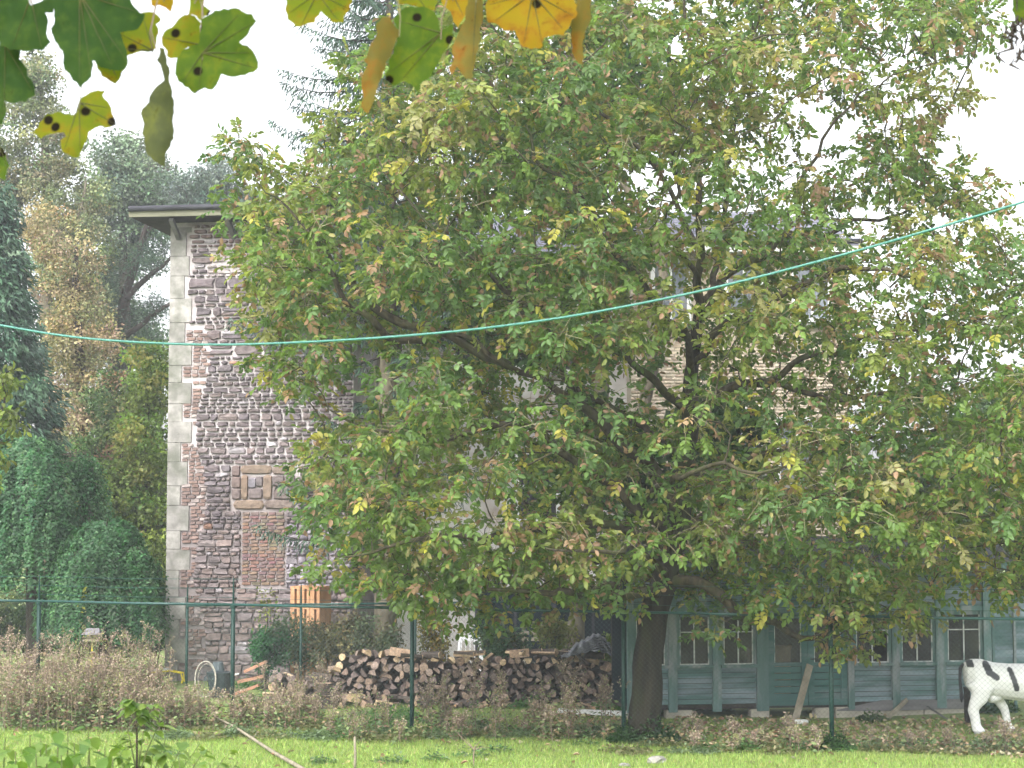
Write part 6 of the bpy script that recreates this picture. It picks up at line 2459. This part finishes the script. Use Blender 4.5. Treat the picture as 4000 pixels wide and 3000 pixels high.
def nettle(px, py_top, Y, label, big=1.0):
    top = W(px, py_top, Y)
    z0 = gz(top.x, Y)
    t = thing('nettle_plant', (top.x, Y, z0), label, 'nettle', 'nettles on the near bank')
    b = MB()
    lean = R.uniform(-.05, .05)
    base = Vector((top.x - lean, Y + R.uniform(-.03, .03), z0 - .02))
    b.tube([base, base.lerp(top, .5) + Vector((.01, 0, 0)), top], [.006, .005, .0025], 6)
    b.build('stem', surf_net, t)
    k = int((top.z - z0 - .25) / .055)
    for i in range(max(6, min(12, k + 3))):
        f = i * .038 * (1 + .10 * i)
        p = top - (top - base).normalized() * f
        a0 = (i % 2) * math.pi / 2 + R.uniform(-.35, .35)
        for s in (0, 1):
            a = a0 + s * math.pi
            me = NET_ME[0 if i == 0 else 1 if i < 3 else 2]
            q = p + Vector((math.cos(a), math.sin(a), 0)) * .012
            sc = R.uniform(.85, 1.15) * big * (.75 if i == 0 else 1)
            c = R.choice([(.13, .235, .05), (.165, .27, .06), (.105, .20, .048), (.20, .30, .085)])
            inst('leaf', me, q, (R.uniform(-.3, .3), R.uniform(.15, .75) if i else .1, a), (sc, sc, sc), t, c)


surf_net = surf('nettle_stem', (.10, .15, .05), (.16, .17, .07), 20, .7)
for px, py, Y, lab in [(228, 2815, 6.6, 'tallest nettle in the lower left corner'), (118, 2870, 6.4, 'nettle left of the tallest one in the lower left corner'), (345, 2842, 6.8, 'nettle just right of the tallest one'),
                       (60, 2935, 6.2, 'leftmost low nettle at the bottom edge'), (180, 2905, 6.3, 'low nettle in front of the tallest one'), (290, 2900, 6.5, 'low nettle between the two tall ones'), (410, 2915, 6.7, 'low nettle left of the sapling'),
                       (140, 2945, 6.0, 'very low nettle at the bottom edge under the left tall one'), (240, 2950, 6.1, 'very low nettle at the bottom edge under the tallest one'), (345, 2948, 6.2, 'very low nettle at the bottom edge right of the tallest one'),
                       (20, 2880, 6.5, 'nettle cut by the left edge'), (265, 2858, 6.9, 'nettle just behind the tallest one'), (160, 2862, 6.8, 'nettle behind and left of the tallest one'), (440, 2960, 6.4, 'low nettle at the foot of the sapling'), (700, 2972, 6.6, 'low nettle right of the sapling'), (820, 2982, 6.7, 'rightmost low nettle at the bottom edge')]:
    nettle(px, py, Y, lab)


def build_sapling():
    Y = 6.9
    top = W(535, 2725, Y)
    z0 = gz(top.x, Y)
    t = thing('elder_sapling', (top.x, Y, z0), 'slender leafy sapling rising beside the nettles at lower left', 'sapling')
    base = Vector((top.x + .005, Y, z0 - .02))
    b = MB()
    b.tube([base, base.lerp(top, .5) + Vector((.004, 0, 0)), top], [.009, .007, .003], 6)
    b.build('stem', M['bark_dark'], t)
    side = []
    for px, py, f in ((610, 2745, .15), (480, 2790, .3), (620, 2830, .35), (470, 2870, .5), (650, 2880, .55), (720, 2895, .62), (500, 2920, .7), (800, 2925, .7), (600, 2930, .75), (880, 2955, .8), (700, 2960, .8), (930, 2975, .85), (780, 2905, .6), (460, 2905, .55), (570, 2750, .12), (510, 2735, .08), (560, 2860, .4), (760, 2985, .8), (640, 2935, .6), (545, 2925, .6)):
        e = W(px, py, Y + R.uniform(-.12, .12))
        s = top.lerp(base, f)
        b = MB()
        b.tube([s, s.lerp(e, .5) + Vector((0, 0, .015)), e], [.004, .003, .0015], 4)
        b.build('twig', surf_net, t)
        for k in range(R.randint(9, 13)):
            u = R.uniform(.30, 1.05)
            q = s.lerp(e, u)
            a = math.atan2(e.y - s.y, e.x - s.x) + R.uniform(-1.4, 1.4)
            sc = R.uniform(.5, .85)
            c = R.choice([(.17, .27, .06), (.21, .31, .07), (.14, .24, .055), (.25, .34, .09)])
            inst('leaf', R.choice(SAP_ME), q, (R.uniform(-.4, .4), R.uniform(-.1, .6), a), (sc, sc, sc), t, c)


build_sapling()

# ------------------------------------------------------------------ teal cable across the view, between two poles out of frame
def build_cable():
    rows = [(-620, 1120), (-300, 1205), (0, 1270), (300, 1318), (620, 1341), (900, 1346), (1200, 1336), (1500, 1318), (1850, 1287), (2200, 1240), (2500, 1186), (2800, 1122), (3200, 1020), (3600, 908), (4000, 788), (4400, 655), (4700, 550)]
    pts = []
    for px, py in rows:
        Y = 8.6 - 1.6 * (px + 620) / 5320
        pts.append(W(px, py, Y))
    pts = [Vector(p) for p in smoothline(pts, 5)]
    b = MB()
    b.tube(pts, .0052, 10)
    t = tag(b.build('cable', M['cable'], origin=pts[0], smooth=True), 'slack teal cable strung right across the picture', 'cable')
    # twisted outer strand gives the cable its lay
    b = MB()
    hel = []
    fine = smoothline(pts[::2], 12)
    for i, p in enumerate(fine):
        a = i * .9
        hel.append(Vector(p) + Vector((0, math.cos(a), math.sin(a))) * .0042)
    b.tube(hel, .0020, 4, cap=False)
    b.build('outer_strand', M['cable'], t)
    for p, lab in ((pts[0], 'wooden pole beyond the left edge holding the cable'), (pts[-1], 'wooden pole beyond the right edge holding the cable')):
        z0 = gz(p.x, p.y)
        q = thing('wooden_pole', (p.x, p.y, z0), lab, 'pole', 'poles holding the cable')
        b = MB()
        b.tube([(p.x, p.y, z0 - .3), (p.x, p.y, p.z - .1), (p.x, p.y, p.z + .25)], [.06, .052, .05], 10)
        b.build('shaft', M['plank'], q, smooth=True)
        b = MB()
        b.tube([(p.x, p.y, p.z - .02), (p.x, p.y, p.z + .02)], .062, 10)
        b.build('binding', M['cable'], q)


build_cable()


# ------------------------------------------------------------------ maple boughs hanging into the top of the picture
def c1(pts):
    return [(x / 2.011, y / 2.011) for x, y in pts]


def c2(pts):
    return [(1000 + x / 1.58, y / 1.58) for x, y in pts]


MAPLE = [
    ('mp_dark', 3.95, c1([(0, -60), (200, -60), (240, 40), (300, 20), (410, -40), (420, 100), (355, 100), (380, 170), (365, 260), (400, 330), (360, 370), (330, 400), (260, 390), (180, 400), (0, 360), (-60, 200)]), (120, -20)),
    ('mp_dark', 3.90, c1([(400, -50), (1000, -60), (1060, 60), (1100, 100), (1140, 110), (1130, 150), (1110, 190), (1080, 230), (1000, 245), (945, 255), (960, 300), (985, 370), (1000, 440), (1005, 490), (985, 540), (940, 555), (860, 545), (790, 530), (745, 480), (725, 475),
                          (725, 540), (720, 600), (690, 635), (660, 655), (625, 690), (605, 650), (570, 630), (545, 580), (505, 545), (495, 490), (500, 440), (490, 400), (455, 350), (420, 290), (400, 220), (430, 150), (415, 60)]), (310, -40)),
    ('mp_lime', 4.05, c1([(1110, 100), (1200, 95), (1265, 150), (1225, 190), (1245, 260), (1230, 330), (1220, 380), (1160, 410), (1080, 410), (1030, 430), (980, 440), (900, 380), (920, 255), (1060, 210)]), (600, 190)),
    ('mp_lime', 4.02, c1([(740, 470), (1005, 470), (985, 540), (950, 600), (905, 660), (860, 635), (800, 600), (765, 540)]), (430, 240)),
    ('mp_dark', 3.98, c1([(0, 330), (150, 360), (160, 420), (150, 460), (210, 540), (215, 600), (270, 680), (275, 750), (200, 800), (120, 810), (60, 800), (35, 790), (45, 900), (20, 970), (-40, 990), (-80, 600)]), (20, 150)),
    ('mp_green', 4.0, c1([(-30, 1120), (30, 1180), (50, 1250), (75, 1300), (50, 1370), (40, 1420), (0, 1400), (-50, 1300)]), (0, 560)),
    ('mp_green', 3.85, c1([(1690, 80), (1760, 65), (1880, 70), (1900, 85), (1980, 110), (2000, 150), (2015, 165), (1990, 200), (1960, 250), (1920, 300), (1880, 330), (1940, 355), (1980, 390), (2010, 440), (2030, 490), (2025, 540), (1990, 570), (1930, 590), (1850, 605), (1790, 600),
                           (1740, 580), (1725, 620), (1700, 670), (1670, 705), (1610, 690), (1560, 715), (1530, 738), (1480, 690), (1400, 640), (1375, 580), (1380, 510), (1390, 460), (1440, 390), (1500, 355), (1555, 350), (1570, 260), (1580, 150)]), (792, 198)),
    ('mp_lime', 3.95, c1([(1270, 290), (1290, 250), (1350, 215), (1400, 150), (1450, 115), (1530, 125), (1580, 180), (1580, 350), (1480, 370), (1400, 455), (1340, 460), (1310, 440), (1300, 380), (1270, 330)]), (775, 165)),
    ('mp_lime', 3.97, c1([(1480, -50), (1620, -50), (1590, 40), (1650, 80), (1690, 80), (1600, 130), (1570, 165), (1540, 125), (1480, 115), (1490, 60)]), (760, -20)),
    ('mp_lime', 3.88, c1([(620, 790), (680, 745), (740, 715), (830, 705), (805, 750), (850, 800), (875, 850), (880, 890), (905, 940), (912, 980), (860, 1000), (830, 1005), (790, 990), (740, 1010), (695, 1040), (690, 1080), (670, 1120), (645, 1170), (630, 1210), (615, 1240), (570, 1235), (530, 1210),
                          (480, 1170), (475, 1100), (520, 1070), (500, 1040), (440, 1045), (370, 1060), (320, 1095), (260, 1040), (300, 1000), (310, 960), (370, 895), (440, 880), (570, 905), (605, 880)]), (309, 393)),
    ('mp_grey', 3.92, c1([(1250, 370), (1290, 380), (1305, 440), (1310, 500), (1335, 570), (1330, 640), (1355, 720), (1365, 850), (1365, 1000), (1365, 1090), (1340, 1150), (1310, 1190), (1295, 1310), (1240, 1280), (1190, 1240), (1150, 1200), (1135, 1120), (1115, 1050), (1130, 970), (1105, 890),
                          (1120, 850), (1170, 800), (1190, 730), (1240, 670), (1290, 630), (1280, 580), (1260, 510), (1230, 470), (1250, 440)]), (618, 184)),
    ('mp_gold', 4.0, c1([(1200, -50), (1360, -50), (1355, 50), (1340, 95), (1300, 60), (1250, 40), (1210, 50), (1190, 40)]), (640, -25)),
    ('mp_lime', 3.95, c2([(190, -60), (590, -60), (580, 60), (545, 100), (540, 140), (470, 140), (430, 100), (400, 70), (370, 110), (360, 140), (300, 155), (245, 165), (195, 120), (180, 60)]), (1240, -35)),
    ('mp_dry', 3.9, c2([(780, 105), (830, 110), (850, 150), (890, 190), (860, 260), (840, 320), (800, 400), (780, 470), (750, 540), (720, 640), (690, 700), (650, 660), (660, 580), (650, 500), (670, 440), (690, 400), (665, 370), (690, 330), (705, 280), (735, 240), (750, 200), (745, 150)]), (1560, 110)),
    ('mp_green', 3.95, c2([(850, 120), (900, 60), (960, 40), (1060, 50), (1110, 80), (1140, 190), (1210, 150), (1215, 240), (1180, 300), (1130, 380), (1080, 470), (1030, 500), (1000, 570), (960, 520), (920, 500), (850, 530), (800, 490), (820, 400), (850, 300), (880, 200)]), (1723, 120)),
    ('mp_lime', 4.0, c2([(830, -60), (1120, -60), (1110, 60), (1060, 70), (950, 30), (880, 25)]), (1620, -38)),
    ('mp_gold', 3.98, c2([(1120, -50), (1310, -50), (1300, 60), (1270, 130), (1245, 180), (1215, 110), (1200, 70), (1150, 30)]), (1770, -30)),
    ('mp_dry', 3.86, c2([(1310, -50), (1390, -40), (1400, 60), (1390, 150), (1385, 250), (1360, 330), (1330, 490), (1290, 480), (1240, 410), (1210, 460), (1190, 420), (1220, 370), (1210, 290), (1250, 200), (1290, 120)]), (1860, -25)),
    ('mp_gold', 3.93, c2([(1430, -60), (1960, -60), (1985, 80), (1940, 150), (1900, 220), (1840, 215), (1780, 230), (1770, 290), (1700, 305), (1650, 290), (1620, 240), (1600, 190), (1540, 190), (1490, 150), (1430, 140), (1420, 60)]), (2080, -35)),
    ('mp_dry', 3.97, c2([(1970, -50), (2060, -50), (2070, 100), (2030, 200), (2020, 300), (2020, 400), (1990, 390), (1960, 340), (1945, 240), (1950, 130), (1980, 90)]), (2270, -30)),
    ('mp_green', 4.0, [(3955, -40), (4060, -40), (4070, 70), (4010, 105), (3975, 80), (3952, 40)], (4000, -35)),
]


def build_maple():
    tx, ty = -2.9, 4.3
    z0 = gz(tx, ty)
    t = thing('maple_tree', (tx, ty, z0), 'sycamore maple whose green and golden leaves hang into the top of the picture', 'tree')
    b = MB()
    b.tube([(tx, ty, z0 - .3), (tx + .03, ty, z0 + .6), (tx, ty, z0 + 1.8), (tx + .05, ty, z0 + 3.6), (tx, ty, z0 + 5.2)], [.20, .15, .13, .10, .06], 12)
    b.build('trunk', M['bark_pale'], t, smooth=True)
    rows = [(-2600, -500, 4.25, .05), (-1500, -520, 4.15, .035), (-300, -330, 4.05, .02), (600, -260, 4.0, .014), (1500, -230, 4.0, .011), (2400, -260, 4.0, .009), (3300, -300, 4.0, .007), (4100, -260, 4.0, .004)]
    pp, rr = limb_pts(rows)
    pp[0] = Vector((tx, ty, pp[0].z - .15))
    b = MB()
    b.tube(pp, rr, 7)
    b.build('bough', M['bark_pale'], t, smooth=True)
    bp = [Vector(p) for p in pp]
    for k, (mt, Y, poly, pet) in enumerate(MAPLE):
        # resample the outline with small teeth
        P2 = []
        for i in range(len(poly)):
            x0, y0 = poly[i]
            x1, y1 = poly[(i + 1) % len(poly)]
            d = math.hypot(x1 - x0, y1 - y0)
            n = max(1, int(d / 14))
            for j in range(n):
                u = j / n
                jt = (R.uniform(-5, 5) if j else 0)
                nx, ny = -(y1 - y0) / (d + 1e-6), (x1 - x0) / (d + 1e-6)
                P2.append((x0 + (x1 - x0) * u + nx * jt, y0 + (y1 - y0) * u + ny * jt))
        xs_, ys_ = [q[0] for q in P2], [q[1] for q in P2]
        inner = []
        gx = min(xs_) + 9
        while gx < max(xs_):
            gy = min(ys_) + 9
            while gy < max(ys_):
                inner.append((gx + R.uniform(-3, 3), gy + R.uniform(-3, 3)))
                gy += 22
            gx += 22
        ia, ib = np.array([q[0] for q in inner]), np.array([q[1] for q in inner])
        ok = in_poly(ia, ib, P2) & (poly_dist(ia, ib, P2) > 7)
        allv = [Vector(q) for q in P2] + [Vector((x, y)) for x, y in zip(ia[ok], ib[ok])]
        cd = delaunay_2d_cdt(allv, [(i, (i + 1) % len(P2)) for i in range(len(P2))], [], 1, 1e-4)
        bm = bmesh.new()
        vs = [bm.verts.new((q[0], q[1], 0)) for q in cd[0]]
        for f in cd[2]:
            bm.faces.new([vs[i] for i in f])
        cx = sum(q[0] for q in poly) / len(poly)
        cy = sum(q[1] for q in poly) / len(poly)
        ax, ay = R.uniform(-.10, .10), R.uniform(.05, .22)
        fold = R.uniform(.10, .35) if mt not in ('mp_dry', 'mp_grey') else .7
        og = W(cx, cy, Y)
        for v in bm.verts:
            dx, dy = (v.co.x - cx) / 1750, (v.co.y - cy) / 1750
            dep = Y + ax * dx - ay * dy + fold * abs(dx) * .6 + .010 * mnoise.noise(Vector((v.co.x * .012, v.co.y * .012, k)))
            v.co = W(v.co.x, v.co.y, dep) - og
        me = bpy.data.meshes.new('leaf')
        bm.to_mesh(me)
        bm.free()
        me.polygons.foreach_set('use_smooth', [True] * len(me.polygons))
        me.materials.append(M[mt])
        o = bpy.data.objects.new('leaf', me)
        o.location = og - woff(t)
        link(o, t)
        # ribs fan out from where the stalk joins the blade
        jx, jy = min(max(pet[0], min(xs_)), max(xs_)), max(pet[1], min(ys_)) + 8
        tips = []
        for i in range(len(P2)):
            q0, q1, q2 = P2[i - 6], P2[i], P2[(i + 6) % len(P2)]
            dd_ = [math.hypot(q[0] - jx, q[1] - jy) for q in (q0, q1, q2)]
            if dd_[1] > dd_[0] and dd_[1] > dd_[2] and dd_[1] > 70 and all(math.hypot(q1[0] - w_[0], q1[1] - w_[1]) > 60 for w_ in tips):
                tips.append(q1)
        vb = MB()
        for tx_, ty_ in tips:
            us = np.linspace(0, .93, 9)
            lx, ly = jx + (tx_ - jx) * us, jy + (ty_ - jy) * us
            if in_poly(lx[2:], ly[2:], P2).mean() < .95:
                continue
            line = []
            for x_, y_ in zip(lx, ly):
                dx, dy = (x_ - cx) / 1750, (y_ - cy) / 1750
                dep = Y + ax * dx - ay * dy + fold * abs(dx) * .6 + .010 * mnoise.noise(Vector((x_ * .012, y_ * .012, k)))
                line.append(W(x_, y_, dep - .0015))
            vb.tube(line, [.0016 * (1 - .8 * u) for u in us], 4, cap=False)
        if vb.v:
            vb.build('ribs', M['leaf_rib'], o)
        # stalk from the leaf up to the bough
        p = W(pet[0], pet[1], Y)
        q = min(bp, key=lambda z: (z - p).length + abs(z.x - p.x) * .5)
        s = p + Vector((0, 0, -.02))
        b = MB()
        b.tube([q, q.lerp(s, .4) + Vector((R.uniform(-.03, .03), 0, .01)), q.lerp(s, .8) + Vector((R.uniform(-.015, .015), -.005, 0)), s], [.0028, .0018, .0015, .0013], 5)
        b.build('stalk', M['twig'] if k % 2 else STEM, o)
    # the rest of the crown spreads overhead, above the picture
    n = 1000
    y = NR.uniform(-2.5, 5.0, n)
    P = np.stack([NR.uniform(-5.5, 4.0, n), y, NR.uniform(0, 2.6, n) + np.maximum(4.9, 3.95 + .30 * np.maximum(y, 0)) + .2], 1)
    D = rvec(n) + np.array([0, 0, -.6])
    V, Fc, T = leaves(P, D, rvec(n) + np.array([0, 0, 1.0]), NR.uniform(.16, .24, n), NR.uniform(.16, .22, n), palette(n, [(.06, .12, .025), (.10, .16, .03), (.22, .22, .03)], [3, 2, 1]))
    tag(np_obj('crown', V, Fc, M['leaf'], T, t), kind='stuff')
    b = MB()
    for i in range(16):
        e = Vector((R.uniform(-4.5, 3), R.uniform(-2, 4), 0))
        e.z = max(4.9, 3.95 + .3 * max(0, e.y)) + R.uniform(.6, 2)
        b.tube([(tx, ty, z0 + R.uniform(3.2, 4.8)), Vector((tx, ty, z0 + 4.4)).lerp(e, .5) + Vector((0, 0, .3)), e], [.035, .022, .006], 5)
    b.build('limbs', M['bark_pale'], t)
    # hanging seed cluster in the top right corner
    p = W(3975, 60, 4.0)
    b = MB()
    b.tube([bp[-1], p + Vector((0, 0, .06)), p + Vector((-.005, 0, -.10))], [.0025, .0018, .001], 4)
    for i in range(26):
        q = p + Vector((R.gauss(0, .014), R.gauss(0, .012), R.uniform(-.10, .02)))
        b.tube([q, q + Vector((R.gauss(0, .008), 0, -.012)), q + Vector((R.gauss(0, .014), 0, -.026))], [.002, .0042, .0012], 4)
    b.build('seed_cluster', M['logbark'], t)


build_maple()


# ------------------------------------------------------------------ thin autumn haze in the air
def build_haze():
    b = MB()
    x0, x1, y0, y1, z0, z1 = -70, 70, -8, 110, -1.0, 24.0
    b.box(((x0 + x1) / 2, (y0 + y1) / 2, (z0 + z1) / 2), (x1 - x0, y1 - y0, z1 - z0))
    o = b.build('haze', HAZE)
    tag(o, 'thin pale haze in the air', 'haze', kind='stuff')


HAZE, n, p, o = newmat('pale_haze')
n.nodes.remove(p)
pv = nd(n, 'ShaderNodeVolumePrincipled')
pv.inputs['Color'].default_value = (0.92, 0.95, 1.0, 1)
pv.inputs['Density'].default_value = 0.0015
pv.inputs['Anisotropy'].default_value = 0.3
n.links.new(pv.outputs[0], o.inputs['Volume'])
build_haze()
